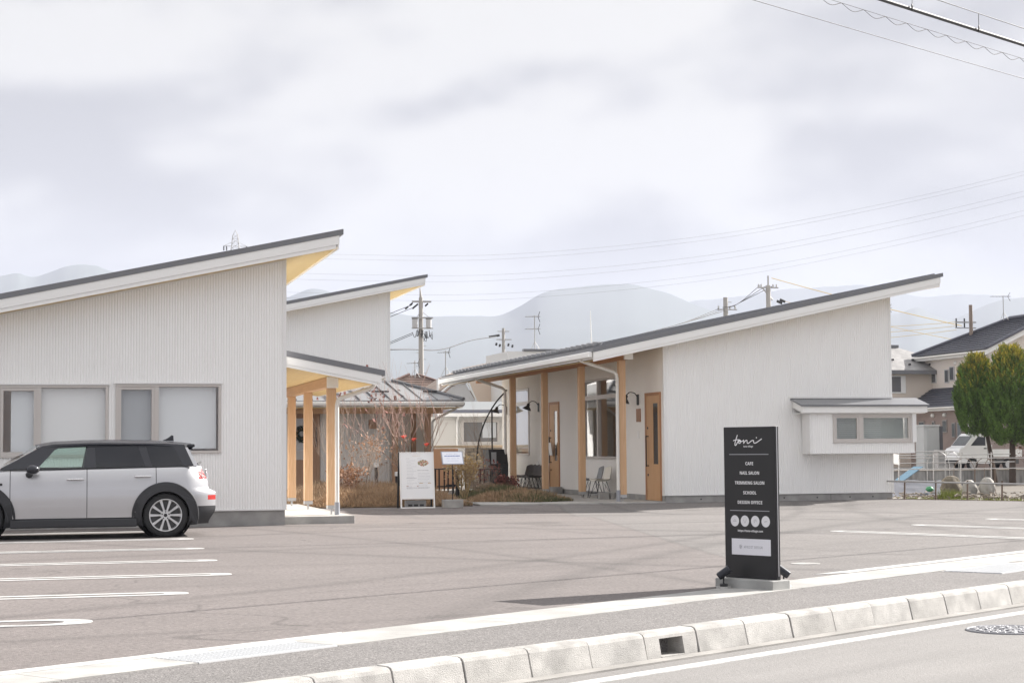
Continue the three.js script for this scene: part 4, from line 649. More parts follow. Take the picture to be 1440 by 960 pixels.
// ---------------------------------------------------------------- boards, bollards and furniture by the shops
const menuFace = canvasTex(512, 768, (x, w, h) => {
  x.fillStyle = '#eceef1'; x.fillRect(0, 0, w, h); const r = mulberry(31), line = (X, Y, L, c, th = 4) => { x.fillStyle = c; let p = X; while (p < X + L) { const q = 4 + r() * 16; x.fillRect(p, Y, Math.min(q, X + L - p), th); p += q + 4; } };
  line(190, 36, 130, '#b9a37f'); line(80, 84, 60, '#9a9aa0'); line(270, 84, 70, '#9a9aa0');
  for (let i = 0; i < 20; i++) line(90, 120 + i * 26, 70 + r() * 90, '#a9adb6', 4); for (let i = 0; i < 11; i++) line(270, 340 + i * 26, 150 + r() * 60, '#aeb2ba', 4);
  for (let i = 0; i < 260; i++) { const a = r() * 6.28, q = Math.sqrt(r()); x.fillStyle = ['#c07f62', '#7f6a5c', '#6f8f5a', '#c9a98c', '#a5523c', '#e0d6cc'][i % 6]; x.beginPath(); x.ellipse(360 + Math.cos(a) * q * 84, 165 + Math.sin(a) * q * 50, 4 + r() * 8, 3 + r() * 6, r() * 3, 0, 7); x.fill(); }
  line(265, 290, 180, '#8b8b92', 7); line(80, 425, 170, '#9d9da6', 6); line(290, 510, 60, '#b79a6a', 12); line(430, 510, 50, '#b79a6a', 12); line(80, 560, 30, '#a07c74', 12); line(250, 560, 26, '#a07c74', 12); line(80, 592, 380, '#86868e', 7);
});
{
  const t = thing('menu_board', 'white folding menu board standing at the edge of the planting bed', 'board', [7.83, 0, -38.62], { local: true });
  const lean = g => g.rotateX(-0.13).translate(0, 0, 0.16), w = 0.385;
  const f = part(t, 'front_frame', [bx(-w, -w + 0.03, 0, 1.24, -0.02, 0.02), bx(w - 0.03, w, 0, 1.24, -0.02, 0.02), bx(-w + 0.03, w - 0.03, 0, 0.025, -0.02, 0.02), bx(-w + 0.03, w - 0.03, 1.21, 1.24, -0.02, 0.02), bx(-w + 0.03, w - 0.03, 0.20, 0.23, -0.02, 0.02), bx(-w + 0.03, w - 0.03, 0.23, 1.21, -0.015, 0.012)].map(lean), M(C(0.82, 0.82, 0.82), 0.5));
  part(f, 'menu_print', lean(new THREE.PlaneGeometry(2 * w - 0.066, 0.974).translate(0, 0.72, 0.0135)), M(C(1, 1, 1), 0.5, { map: menuFace }), { uv: true });
  part(t, 'rear_frame', [bx(-w - 0.02, -w + 0.02, 0, 1.24, -0.02, 0.02), bx(w - 0.03, w, 0, 1.24, -0.02, 0.02), bx(-w + 0.02, w - 0.03, 0.5, 1.2, -0.012, 0.0)].map(g => g.rotateX(0.14).translate(0, 0, -0.18)), mat.black);
  part(t, 'weight_block', bx(-0.24, 0.22, 0.02, 0.17, -0.16, 0.0, 0.01), M(C(0.28, 0.28, 0.28), 0.8));
  part(t, 'weight_holes', [-0.14, -0.01, 0.12].map(x => bx(x - 0.045, x + 0.045, 0.04, 0.085, -0.002, 0.006)), mat.dark);
}
const standFace = canvasTex(384, 256, (x, w, h) => { x.fillStyle = '#e3e7f2'; x.fillRect(0, 0, w, h); const r = mulberry(9); x.fillStyle = '#5168a6'; let p = 40; while (p < 330) { const q = 8 + r() * 20; x.fillRect(p, 78, q, 20); p += q + 6; } x.fillStyle = '#9aa3bd'; for (const y of [40, 140, 190]) { p = 70 + r() * 40; while (p < 310) { const q = 4 + r() * 14; x.fillRect(p, y, q, 7); p += q + 6 + (r() < 0.2 ? 26 : 0); } } });
{
  const t = thing('notice_stand', 'small white notice on a thin pole set in a grey block', 'notice', [8.60, 0, -38.42], { local: true });
  part(t, 'block', bx(-0.22, 0.22, 0, 0.18, -0.12, 0.12, 0.006), mat.concrete); part(t, 'pole', cyl([0, 0.15, 0], [0, 1.02, 0], 0.011), mat.black);
  const lean = g => g.rotateX(-0.55).translate(0, 1.10, 0.02); const b = part(t, 'board', lean(bx(-0.25, 0.25, -0.17, 0.17, -0.012, 0, 0.004)), M(C(0.30, 0.31, 0.36), 0.4)); part(b, 'notice_print', lean(new THREE.PlaneGeometry(0.45, 0.30).translate(0, 0, 0.002)), M(C(1, 1, 1), 0.4, { map: standFace }), { uv: true });
}
const bollard = (() => { const t = thing('bollard_light', 'black bollard light with white cap among the dry shrubs', 'bollard', [8.53, 0.1, -47.5], { local: true, group: 'bollard lights in the planting bed' }); part(t, 'post', cyl([0, 0, 0], [0, 0.72, 0], 0.05, 0.05, 14), mat.black); part(t, 'cap', bx(-0.055, 0.055, 0.721, 0.84, -0.055, 0.055, 0.006), mat.white); return t; })();
clone(bollard, [9.06, -0.14, -47.3], { label: 'black bollard light with white cap next to the menu board' }); clone(bollard, [10.32, 0.0, -45.5], { label: 'black bollard light with white cap behind the notice stand' });
function gooseneck(label, pos, s) { // local -x away from the wall; s turns the shade along the wall
  const t = thing('wall_lamp', label, 'lamp', pos, { local: true, group: 'lamps on the rendered wall' });
  part(t, 'back_plate', bx(-0.03, 0, -0.13, 0.13, -0.06, 0.06, 0.01), mat.black);
  part(t, 'arm', tube([[-0.02, 0.06, 0], [-0.10, 0.16, 0], [-0.22, 0.18, 0], [-0.32, 0.10, 0]], 0.012, 6, 20), mat.black);
  part(t, 'shade', new THREE.LatheGeometry([[0.02, 0.10], [0.045, 0.09], [0.05, 0.02], [0.14, -0.08], [0.135, -0.08], [0.04, 0.01]].map(p => new THREE.Vector2(...p)), 20).rotateZ(-0.35).translate(-0.34, 0.02, 0), mat.black);
  part(t, 'bulb', new THREE.SphereGeometry(0.035, 10, 8).translate(-0.345, 0.0, 0), mat.white); return t;
}
gooseneck('black gooseneck wall lamp beside the door next to the corrugated gable', [13.9, 2.46, -41.25]);
gooseneck('black gooseneck wall lamp between the far door and the far window', [13.9, 2.5, -50.4]);
gooseneck('black gooseneck wall lamp at the far end of the rendered wall', [13.9, 2.5, -54.2]);
// shell chairs
function shellChair(label, pos, turn, m, group) {
  const t = thing('shell_chair', label, 'chair', pos, { turn: turn || 1e-6, group }), n = 14, k = 10, prof = [[0.22, 0.425], [0.20, 0.445], [0.12, 0.44], [0.0, 0.425], [-0.10, 0.425], [-0.17, 0.45], [-0.215, 0.52], [-0.245, 0.62], [-0.27, 0.74], [-0.28, 0.80]], q = [];
  const P = (i, j) => { const [z, y] = prof[i], u = j / k * 2 - 1, w = i < 5 ? 0.235 : lerp(0.235, 0.19, (i - 5) / 4), up = i < 6 ? 0.05 : 0.0, fw = i < 6 ? 0 : 0.06; const e = i === prof.length - 1 ? 1 - 0.06 * u * u : 1; return [u * w, (y + up * u * u) * e, z + fw * u * u]; };
  for (let i = 0; i < prof.length - 1; i++) for (let j = 0; j < k; j++) q.push([P(i, j), P(i, j + 1), P(i + 1, j + 1), P(i + 1, j)]);
  const g = quads(q); part(t, 'shell', [g, g.clone().translate(0, -0.012, -0.004)], m);
  for (const [x, z] of [[-1, 1], [1, 1], [-1, -1], [1, -1]]) part(t, 'leg', cyl([x * 0.12, 0.42, z * 0.10], [x * 0.235, 0, z * 0.21], 0.008), mat.black);
  part(t, 'wire_brace', [cyl([-0.12, 0.41, 0.10], [0.20, 0.12, 0.18], 0.004, 0.004, 4), cyl([0.12, 0.41, 0.10], [-0.20, 0.12, 0.18], 0.004, 0.004, 4), cyl([-0.12, 0.41, -0.10], [0.20, 0.12, -0.18], 0.004, 0.004, 4), cyl([0.12, 0.41, -0.10], [-0.20, 0.12, -0.18], 0.004, 0.004, 4), cyl([-0.2, 0.12, 0.18], [-0.2, 0.12, -0.18], 0.005, 0.005, 4), cyl([0.2, 0.12, 0.18], [0.2, 0.12, -0.18], 0.005, 0.005, 4)], mat.black);
  return t;
}
const shellWhite = M(C(0.70, 0.67, 0.60), 0.5), shellGrey = M(C(0.30, 0.31, 0.32), 0.5), shellDark = M(C(0.085, 0.075, 0.07), 0.55);
shellChair('cream shell chair with black wire legs under the tall window', [13.45, 0.036, -42.95], -1.45, shellWhite);
shellChair('light grey shell chair next to the cream one', [13.45, 0.036, -43.6], -1.6, shellGrey);
for (let i = 0; i < 4; i++) shellChair('dark grey shell chair in the row by the far door', [13.48, 0.036 , -49.4 - i * 0.42], -1.5 + 0.04 * i, shellDark, 'dark shell chairs in a row');
for (const [x, z] of [[13.20, -41.95], [13.42, -42.0]]) single('concrete_block', x < 13.3 ? 'wide concrete block on the terrace beside the first column' : 'narrow upright concrete block on the terrace beside the first column', 'block', x < 13.3 ? bx(x - 0.12, x + 0.12, 0.036, 0.20, z - 0.1, z + 0.1, 0.005) : bx(x - 0.05, x + 0.05, 0.036, 0.20, z - 0.1, z + 0.1, 0.005), mat.concrete, { base: [x, 0.036, z] });
single('concrete_block', 'concrete block on the terrace beside the far door', 'block', bx(13.55, 13.85, 0.036, 0.22, -48.1, -47.8, 0.005), mat.concrete, { base: [13.7, 0.036, -47.95] });
single('door_notice', 'white notice sheet hanging by the far wooden door', 'notice', bx(-0.004, 0.004, 0, 0.36, -0.14, 0.14).rotateZ(0.12).translate(13.80, 1.10, -48.78), mat.white, { base: [13.80, 1.10, -48.78] });
{ // black cabinet with a slanted top
  const t = thing('outdoor_cabinet', 'black box cabinet with slanted top next to the far downpipe', 'cabinet', [12.7, 0.02, -50.9]);
  part(t, 'body', prism([[50.45, 0.02], [51.3, 0.02], [51.3, 1.28], [50.62, 1.28], [50.45, 0.85]], 0, 0.55).rotateY(Math.PI / 2).translate(12.42, 0, 0), mat.black);
  part(t, 'control_panel', bx(12.46, 12.60, 0.86, 1.2, -50.44, -50.40), M(C(0.35, 0.36, 0.37), 0.5)); part(t, 'door_panel', bx(12.46, 12.60, 0.10, 0.8, -50.447, -50.43), M(C(0.05, 0.052, 0.055), 0.5));
}
{ // garden counter of split blocks with a plank top
  const t = thing('block_counter', 'low counter of split stone blocks with a plank top behind the garden', 'counter', [13, 0, -56]);
  const bm = [0, 1, 2, 3].map(i => M(C(0.50 + 0.05 * i, 0.425 + 0.045 * i, 0.345 + 0.035 * i), 0.95, { bumpMap: stuccoBump, bumpScale: 0.02, map: concreteTone }));
  for (let r = 0; r < 11; r++) for (let c = 0; c < 6; c++) { const x0 = 12.99 + c * 0.25 - (r % 2) * 0.12, a = Math.max(12.99, x0 + 0.010), b = Math.min(14.30, x0 + 0.240); if (b - a < 0.05) continue; part(t, 'stone_block', bx(a, b, r * 0.121 + 0.010, r * 0.121 + 0.111, -56.2, -55.985 + rnd() * 0.03, 0.012), bm[Math.floor(rnd() * 4)]); }
  part(t, 'mortar', bx(12.995, 14.295, 0, 1.33, -56.18, -56.03), mat.concrete); part(t, 'plank_top', bx(11.65, 14.3, 1.335, 1.42, -56.3, -55.85, 0.01), M(C(0.58, 0.47, 0.36), 0.8, { map: woodTone, turn: true }));
  part(t, 'recess_back', bx(11.66, 12.98, 0, 1.32, -57.2, -57.1), mat.woodDark); part(t, 'pier', bx(11.65, 11.85, 0, 1.33, -56.25, -56.0), mat.woodDark);
}
for (const [i, x, z] of [[0, 10.9, -49.5], [1, 11.6, -51.5], [2, 12.0, -48.6]]) { const t = thing('garden_table', ['small black garden table near the wooden post', 'small black garden table before the block counter', 'small black garden table by the black cabinet'][i], 'table', [x, 0.02, z], { local: true, group: 'black garden tables' }); part(t, 'top', bx(-0.3, 0.3, 0.70, 0.73, -0.3, 0.3, 0.006), mat.black); for (const a of [-1, 1]) for (const b of [-1, 1]) part(t, 'leg', bx(a * 0.26 - 0.02, a * 0.26 + 0.02, 0, 0.699, b * 0.26 - 0.02, b * 0.26 + 0.02), mat.black); part(t, 'stretcher', bx(-0.26, 0.26, 0.2, 0.24, -0.015, 0.015), mat.black); }
{ const t = thing('parasol_arm', 'curved black parasol arm over the garden counter', 'parasol', [13.12, 0, -53]); part(t, 'arc', tube([[13.6, 3.1, -53], [13.25, 2.72, -53], [12.93, 2.2, -53], [12.76, 1.75, -53], [12.66, 1.3, -53], [12.63, 0.9, -53]], 0.024, 7, 40), mat.black); part(t, 'mast', cyl([13.12, 0, -53], [13.12, 2.5, -53], 0.025), mat.black); }

// ---------------------------------------------------------------- planting
function bareTree(o) { // stems that fork again and again
  const r = mulberry(o.seed), wood = [], twig = [], q = new THREE.Vector3(); let ends = [];
  const grow = (p, d, len, rad, lvl) => {
    const segs = lvl === 0 ? 3 : 2; let a = p.clone(), dir = d.clone(), rr = rad;
    for (let i = 0; i < segs; i++) { dir.add(V((r() - 0.5) * 0.3, 0.06 + (r() - 0.5) * 0.15, (r() - 0.5) * 0.3)).normalize(); const b = a.clone().addScaledVector(dir, len / segs), r2 = rr * 0.84; (lvl < 2 ? wood : twig).push(cyl(a, b, rr, r2, lvl < 2 ? 6 : 3)); a = b; rr = r2; if (lvl < o.levels && i < segs - 1 && r() < 0.75) fork(a, dir, len, rr, lvl); }
    if (lvl < o.levels) { fork(a, dir, len, rr, lvl); fork(a, dir, len, rr, lvl); if (r() < 0.5) fork(a, dir, len, rr, lvl); } else ends.push(a);
  };
  const fork = (a, dir, len, rr, lvl) => { const s = V(r() - 0.5, r() * 0.35, r() - 0.5).normalize(); grow(a, dir.clone().addScaledVector(s, o.spread || 0.75).normalize(), len * (0.6 + r() * 0.25), rr * 0.68, lvl + 1); };
  for (let i = 0; i < o.stems; i++) { const a = i / o.stems * 6.28 + r(); grow(V(Math.cos(a) * 0.05, 0, Math.sin(a) * 0.05), V(Math.cos(a) * o.open, 1, Math.sin(a) * o.open).normalize(), o.h * 0.36, o.rad * (0.8 + 0.4 * r()), 0); }
  const t = thing(o.name, o.label, o.category || 'tree', o.pos, { local: true, group: o.group });
  part(t, 'trunk', wood, o.mat); part(t, 'twigs', twig, o.twig || o.mat).userData.kind = 'stuff';
  if (o.leaf) { const l = []; for (let i = 0; i < o.leaf.n; i++) { const e = ends[Math.floor(r() * ends.length)], s = o.leaf.s * (0.6 + r() * 0.8), g = new THREE.PlaneGeometry(s, s * 1.6); g.rotateX(r() * 6).rotateY(r() * 6).translate(e.x + (r() - 0.5) * o.leaf.sp, e.y + (r() - 0.5) * o.leaf.sp, e.z + (r() - 0.5) * o.leaf.sp); l.push(g); } part(t, 'leaves', l, o.leaf.mat).userData.kind = 'stuff'; }
  return t;
}
const bark = M(C(0.30, 0.225, 0.17), 0.9), pinkTwig = M(C(0.42, 0.28, 0.235), 0.85), paleTwig = M(C(0.52, 0.42, 0.34), 0.9), rust = M(C(0.36, 0.205, 0.12), 0.85, { transmission: 0.3, thickness: 0 }), straw = M(C(0.52, 0.38, 0.19), 0.85, { transmission: 0.3, thickness: 0 }), maroon = M(C(0.21, 0.075, 0.06), 0.8), redRibbon = M(C(0.80, 0.10, 0.06), 0.7);
bareTree({ name: 'bare_tree', label: 'bare multi-stemmed garden tree with red ribbons behind the menu board', pos: [8.85, 0.05, -44.2], stems: 4, h: 3.5, rad: 0.032, open: 0.33, levels: 3, spread: 0.62, seed: 12, mat: bark, twig: pinkTwig });
for (const [x, y, z] of [[8.6, 1.62, -44.0], [8.85, 1.55, -43.95], [9.18, 1.42, -43.95]]) single('red_ribbon', 'small red ribbon tied in the bare tree', 'ribbon', [new THREE.ConeGeometry(0.05, 0.09, 5).rotateZ(1.2).translate(x - 0.04, y, z), new THREE.ConeGeometry(0.05, 0.09, 5).rotateZ(-1.2).translate(x + 0.04, y + 0.01, z), new THREE.SphereGeometry(0.022, 8, 6).translate(x, y, z)], redRibbon, { base: [x, y, z], group: 'ribbons in the bare tree' });
bareTree({ name: 'bare_shrub', label: 'tall pale twiggy shrub in front of the grey hall wall', category: 'shrub', pos: [7.35, 0.1, -45.6], stems: 4, h: 2.7, rad: 0.012, open: 0.42, levels: 3, spread: 0.8, seed: 33, mat: paleTwig });
bareTree({ name: 'bare_shrub', label: 'thin young tree with a few dark red leaves near the downpipe', category: 'shrub', pos: [7.9, 0.1, -46.2], stems: 2, h: 3.2, rad: 0.02, open: 0.25, levels: 3, spread: 0.7, seed: 51, mat: bark, twig: pinkTwig, leaf: { n: 110, s: 0.055, sp: 0.25, mat: maroon } });
bareTree({ name: 'dry_shrub', label: 'rust-orange dry shrub beside the porch downpipe', category: 'shrub', pos: [6.75, 0.12, -41.7], stems: 9, h: 0.95, rad: 0.010, open: 0.4, levels: 2, spread: 0.8, seed: 7, mat: pinkTwig, leaf: { n: 1000, s: 0.03, sp: 0.22, mat: rust } });
bareTree({ name: 'dry_shrub', label: 'pale rust twiggy shrub behind the orange one', category: 'shrub', pos: [7.4, 0.12, -42.6], stems: 9, h: 1.7, rad: 0.008, open: 0.6, levels: 3, spread: 0.8, seed: 17, mat: paleTwig, leaf: { n: 380, s: 0.03, sp: 0.2, mat: rust } });
bareTree({ name: 'dry_shrub', label: 'tall straw-coloured plume shrub next to the notice stand', category: 'shrub', pos: [9.85, 0.1, -42.6], stems: 10, h: 1.15, rad: 0.010, open: 0.35, levels: 2, spread: 0.6, seed: 27, mat: straw, leaf: { n: 1100, s: 0.028, sp: 0.22, mat: straw } });
bareTree({ name: 'dry_shrub', label: 'low brown twiggy shrub in front of the block counter', category: 'shrub', pos: [10.7, 0.1, -44.6], stems: 10, h: 0.95, rad: 0.008, open: 0.7, levels: 3, spread: 0.9, seed: 37, mat: bark, leaf: { n: 240, s: 0.03, sp: 0.2, mat: maroon } });
bareTree({ name: 'dry_shrub', label: 'low dark red shrub at the foot of the far downpipe', category: 'shrub', pos: [12.1, 0.1, -47.2], stems: 9, h: 0.5, rad: 0.007, open: 0.7, levels: 2, spread: 0.9, seed: 47, mat: bark, leaf: { n: 420, s: 0.04, sp: 0.25, mat: maroon } });
bareTree({ name: 'young_tree', label: 'slim bare sapling in front of the split block counter', category: 'tree', pos: [11.9, 0.1, -48.8], stems: 2, h: 2.6, rad: 0.018, open: 0.15, levels: 3, spread: 0.5, seed: 57, mat: bark });
// beds: soil mounds with dense grass
const soil = M(C(0.16, 0.12, 0.085), 1, { map: tone(256, 8, 0.5, 7.7, null, [1, 1]) });
const beds = [{ pts: [[5.45, -39.35], [9.25, -39.25], [9.55, -42.4], [10.4, -46.5], [9.4, -51.3], [6.3, -51.3], [5.5, -46]], h: 0.26, n: 34000, dry: 0.95, gh: 0.15, label: 'dry brown grass bed along the porch' }, { pts: [[9.75, -41.6], [11.2, -40.6], [12.2, -41.2], [12.3, -43.0], [12.28, -47.6], [10.6, -47.4]], h: 0.20, n: 18000, dry: 0.33, gh: 0.15, label: 'greener low grass bed before the columns' }];
const inside2 = (p, x, z) => { let c = false; for (let i = 0, j = p.length - 1; i < p.length; j = i++) if ((p[i][1] > z) !== (p[j][1] > z) && x < (p[j][0] - p[i][0]) * (z - p[i][1]) / (p[j][1] - p[i][1]) + p[i][0]) c = !c; return c; };
const edgeDist = (p, x, z) => { let m = 9; for (let i = 0, j = p.length - 1; i < p.length; j = i++) { const ax = p[j][0], az = p[j][1], dx = p[i][0] - ax, dz = p[i][1] - az, t = Math.max(0, Math.min(1, ((x - ax) * dx + (z - az) * dz) / (dx * dx + dz * dz))); m = Math.min(m, Math.hypot(x - ax - dx * t, z - az - dz * t)); } return m; };
const bladeGeo = (() => { const g = quads([[[-0.006, 0, 0], [0.006, 0, 0], [0.004, 0.5, 0.06], [-0.004, 0.5, 0.06]], [[-0.004, 0.5, 0.06], [0.004, 0.5, 0.06], [0.0, 0.9, 0.28]]]); g.computeVertexNormals(); return uvMetres(g); })();
const moundY = (b, x, z) => 0.03 + b.h * smooth(0, 1.3, edgeDist(b.pts, x, z)) * (0.8 + 0.4 * vnoise(x * 1.1, z * 1.1, 2));
for (const b of beds) {
  const r = mulberry(b.n), im = new THREE.InstancedMesh(bladeGeo, M(C(1, 1, 1), 0.9, { side: THREE.DoubleSide }), b.n), m4 = new THREE.Matrix4(), q = new THREE.Quaternion(), e = new THREE.Euler(), col = C(1, 1, 1); let xs = b.pts.map(p => p[0]), zs = b.pts.map(p => p[1]), n = 0;
  const x0 = Math.min(...xs), x1 = Math.max(...xs), z0 = Math.min(...zs), z1 = Math.max(...zs), st2 = 0.2, cells2 = []; for (let x = x0; x < x1; x += st2) for (let z = z0; z < z1; z += st2) { const c = [[x, z], [x, z + st2], [x + st2, z + st2], [x + st2, z]]; if (c.every(p => inside2(b.pts, p[0], p[1]))) cells2.push(c.map(p => [p[0], moundY(b, p[0], p[1]), p[1]])); }
  struct('soil_bed', [slabXZ(b.pts, -0.05, 0.028), quads(cells2)], soil);
  while (n < b.n) { const x = lerp(x0, x1, r()), z = lerp(z0, z1, 1 - Math.pow(r(), 2.0)); if (!inside2(b.pts, x, z)) continue; const d = Math.min(1, edgeDist(b.pts, x, z) / 0.35), clump = vnoise(x * 3.1, z * 3.1, 4), h = b.gh * (0.5 + 0.5 * d) * (0.45 + 1.1 * clump) * (0.6 + 0.7 * r()); e.set((r() - 0.5) * 1.3, r() * 6.28, (r() - 0.5) * 1.3); q.setFromEuler(e); m4.compose(V(x, moundY(b, x, z) - 0.01, z), q, V(1.2, h / 0.9, h)); im.setMatrixAt(n, m4);
    const g = vnoise(x * 1.3 + 9, z * 1.3, 8) * 0.7 + r() * 0.3, dry = g < b.dry * 0.9 + 0.05; const k = 0.7 + 0.6 * r(); if (dry) col.setRGB(0.40 * k, 0.275 * k, 0.17 * k); else col.setRGB(0.125 * k, 0.13 * k, 0.06 * k); im.setColorAt(n, col); n++; }
  im.name = numbered('ornamental_grass'); im.userData = { kind: 'stuff', label: b.label, category: 'grass' }; im.castShadow = im.receiveShadow = true; scene.add(im);
}
struct('garden_path', slabXZ([[9.45, -39.3], [12.33, -39.3], [12.33, -41.0], [11.2, -40.45], [9.7, -41.4], [10.55, -47.5], [12.33, -47.7], [12.33, -55], [9.6, -55], [9.6, -51.4], [10.6, -46.5], [9.7, -42.4]], -0.05, 0.03), mat.slab);
for (const [x, z, s, k] of [[8.75, -46.9, 0.22, 'dark'], [9.3, -46.7, 0.28, 'grey'], [11.5, -47.2, 0.25, 'brown']]) { const g = new THREE.IcosahedronGeometry(s, 2), p = g.attributes.position; for (let i = 0; i < p.count; i++) { const v = V(p.getX(i), p.getY(i), p.getZ(i)), f = 0.75 + 0.5 * vnoise(v.x * 9 + 5, v.y * 9 + 3, Math.floor(v.z * 9)); p.setXYZ(i, v.x * f * 1.2, v.y * f * 0.8, v.z * f); } g.computeVertexNormals(); single('garden_rock', k + ' garden rock in the dry grass bed', 'rock', g.translate(x, 0.2, z), M(k === 'dark' ? C(0.09, 0.08, 0.07) : k === 'brown' ? C(0.25, 0.18, 0.13) : C(0.22, 0.22, 0.22), 0.9), { base: [x, 0.1, z] }); }

// ---------------------------------------------------------------- allotment beside the right shop
struct('field', quads([[[19.35, -0.04, -39.62], [37, -0.04, -16.5], [75, -0.6, -75.6], [19.35, -0.6, -75.6]]]), M(C(0.15, 0.13, 0.105), 1, { map: tone(512, 10, 0.55, 5.2, (u, v, i, j) => 0.8 + 0.4 * hash3(i, j, 2), [0.12, 0.12]) }));
struct('gravel_strip', slabXZ([[19.7, -39.66], [21.2, -37.7], [21.5, -38.2], [21.3, -40.5], [19.8, -44]], -0.1, 0.0), M(C(0.36, 0.335, 0.30), 0.95, { map: tone(256, 10, 0.5, 3.9, (u, v, i, j) => 0.75 + 0.4 * hash3(i, j, 3), [0.8, 0.8]) }));
struct('yard', slabXZ([[36, -75.6], [75, -75.6], [75, -110], [36, -110]], -1, 0.12), mat.concrete);
{
  const t = thing('retaining_wall', 'low concrete retaining wall below the white truck', 'wall', [41, -0.7, -75.6]);
  const stained = M(C(0.42, 0.41, 0.395), 0.95, { map: tone(256, 14, 0.55, 8.4, null, [0.5, 0.12]) });
  for (let i = 0; i < 6; i++) part(t, 'wall_panel', bx(35.5 + i * 2.0, 37.49 + i * 2.0, -0.8, 0.13, -75.75, -75.5, 0.01), stained);
  part(t, 'coping', bx(35.5, 47.5, 0.132, 0.17, -75.8, -75.46), M(C(0.55, 0.5, 0.44), 0.9));
}
const galv = M(C(0.40, 0.395, 0.39), 0.5, { metalness: 0.5 }), rusty = M(C(0.20, 0.145, 0.11), 0.85, { map: concreteTone });
{
  const t = thing('pipe_fence', 'low rusty pipe fence along the edge of the parking lot', 'fence', [20.6, 0, -38.3]);
  const P = s => [19.55 + 0.6 * s, -39.35 + 0.8 * s];
  for (const s of [0.45, 1.25, 2.05, 2.9, 3.9, 5.2]) { const [x, z] = P(s); part(t, 'fence_post', cyl([x, -0.15, z], [x + 0.02, 0.46, z], 0.022, 0.02), rusty); }
  const [a, b] = P(0), [c, d] = P(6); part(t, 'rail', cyl([a, 0.44, b], [c, 0.34, d], 0.021), galv); part(t, 'rail', cyl([a, 0.02, b], [c, -0.02, d], 0.008), rusty);
}
{
  const t = thing('pipe_rack', 'rack of long grey pipes and hoops over the vegetable beds', 'frame', [23, -0.1, -43]);
  for (const [y, z, x1, o] of [[1.13, -42.9, 23.0, 0], [1.02, -43.3, 24.9, 0.03], [0.98, -42.6, 24.9, -0.04], [0.82, -43.1, 24.9, 0.02], [0.68, -42.2, 24.9, 0]]) part(t, 'rail', cyl([20.2, y, z], [x1, y + o, z + 0.5], 0.012), galv);
  for (const x of [21.6, 22.6, 23.4, 24.3]) part(t, 'upright', cyl([x, -0.15, -42.8], [x + 0.03, 1.1, -42.8], 0.016), galv);
  for (const [x, w, h] of [[22.6, 0.32, 1.12], [23.0, 0.20, 1.12], [23.35, 0.3, 0.95], [23.95, 0.28, 0.95], [24.1, 0.16, 0.92]]) { const p = []; for (let i = 0; i <= 12; i++) { const a = Math.PI * i / 12; p.push([x - w * Math.cos(a), i === 0 || i === 12 ? -0.15 : h - 0.35 + 0.35 * Math.sin(a), -42.5]); } part(t, 'hoop', tube(p, 0.008, 5, 40), x > 23.2 ? rusty : galv); }
}
single('blue_board', 'faded blue sheet leaning over the vegetable beds', 'sheet', bx(-0.75, 0.75, -0.01, 0.01, -0.16, 0.16).rotateZ(0.42).rotateY(0.4).translate(21.9, 0.42, -43.2), M(C(0.10, 0.19, 0.27), 0.7), { base: [21.9, 0.2, -43.2] });
single('blue_board', 'pale blue-grey plastic sheet laid flat on the bed behind the fence', 'sheet', (() => { const g = new THREE.PlaneGeometry(1.9, 1.2, 24, 12).rotateX(-1.15), p = g.attributes.position; for (let i = 0; i < p.count; i++) p.setY(i, p.getY(i) + 0.06 * vnoise(p.getX(i) * 5, p.getZ(i) * 7, 3)); g.computeVertexNormals(); return g.translate(21.3, 0.12, -41.2); })(), M(C(0.085, 0.09, 0.11), 0.9), { base: [21.3, 0, -41.2] });
function sack(label, pos, s, m, seed) { const g = new THREE.SphereGeometry(1, 26, 18), p = g.attributes.position; for (let i = 0; i < p.count; i++) { let x = p.getX(i), y = p.getY(i), z = p.getZ(i); const k = Math.pow(1 - Math.min(1, Math.abs(y)), 0.25), n = 0.82 + 0.36 * vnoise(x * 3 + seed, y * 3 + 5, Math.round(z * 30) / 10 + seed); const q = Math.sqrt(x * x + z * z) || 1; x = x / q * lerp(q, k, 0.5); z = z / q * lerp(q, k, 0.5); p.setXYZ(i, x * n * s[0], (y + 1) * 0.5 * s[1] , z * n * s[2]); } g.computeVertexNormals(); return single('sack', label, 'sack', g.translate(...pos), m, { base: pos }); }
const sackW = M(C(0.40, 0.385, 0.355), 0.85, { map: concreteTone });
sack('full white sack beside the fence, tied at the top', [22.2, -0.06, -39.3], [0.19, 0.56, 0.18], sackW, 3);
sack('slumped white sack with torn side next to the tied one', [21.83, -0.06, -39.5], [0.19, 0.50, 0.17], sackW, 9);
sack('pale bundle of old straw on the rubbish heap', [21.55, -0.08, -39.9], [0.27, 0.62, 0.22], M(C(0.30, 0.26, 0.20), 0.95, { map: concreteTone, bumpMap: stuccoBump, bumpScale: 0.03 }), 15);
sack('orange-red plastic bag at the corner of the corrugated shop', [20.35, 0.30, -41.8], [0.16, 0.30, 0.14], M(C(0.75, 0.10, 0.05), 0.5), 21);
sack('pale pink plastic bag next to the orange-red one', [20.6, 0.25, -41.9], [0.15, 0.26, 0.14], M(C(0.75, 0.50, 0.47), 0.5), 25);
sack('green plastic sack under the blue sheet', [21.55, 0.12, -41.0], [0.10, 0.14, 0.10], M(C(0.04, 0.20, 0.09), 0.6), 29);
single('cut_board', 'white tilted card hanging under the corner of the bay window', 'board', bx(-0.24, 0.24, -0.15, 0.15, -0.006, 0.006).rotateZ(-0.22).rotateX(-0.5).translate(20.62, 0.98, -41.3), mat.white, { base: [20.62, 0.9, -41.3] });
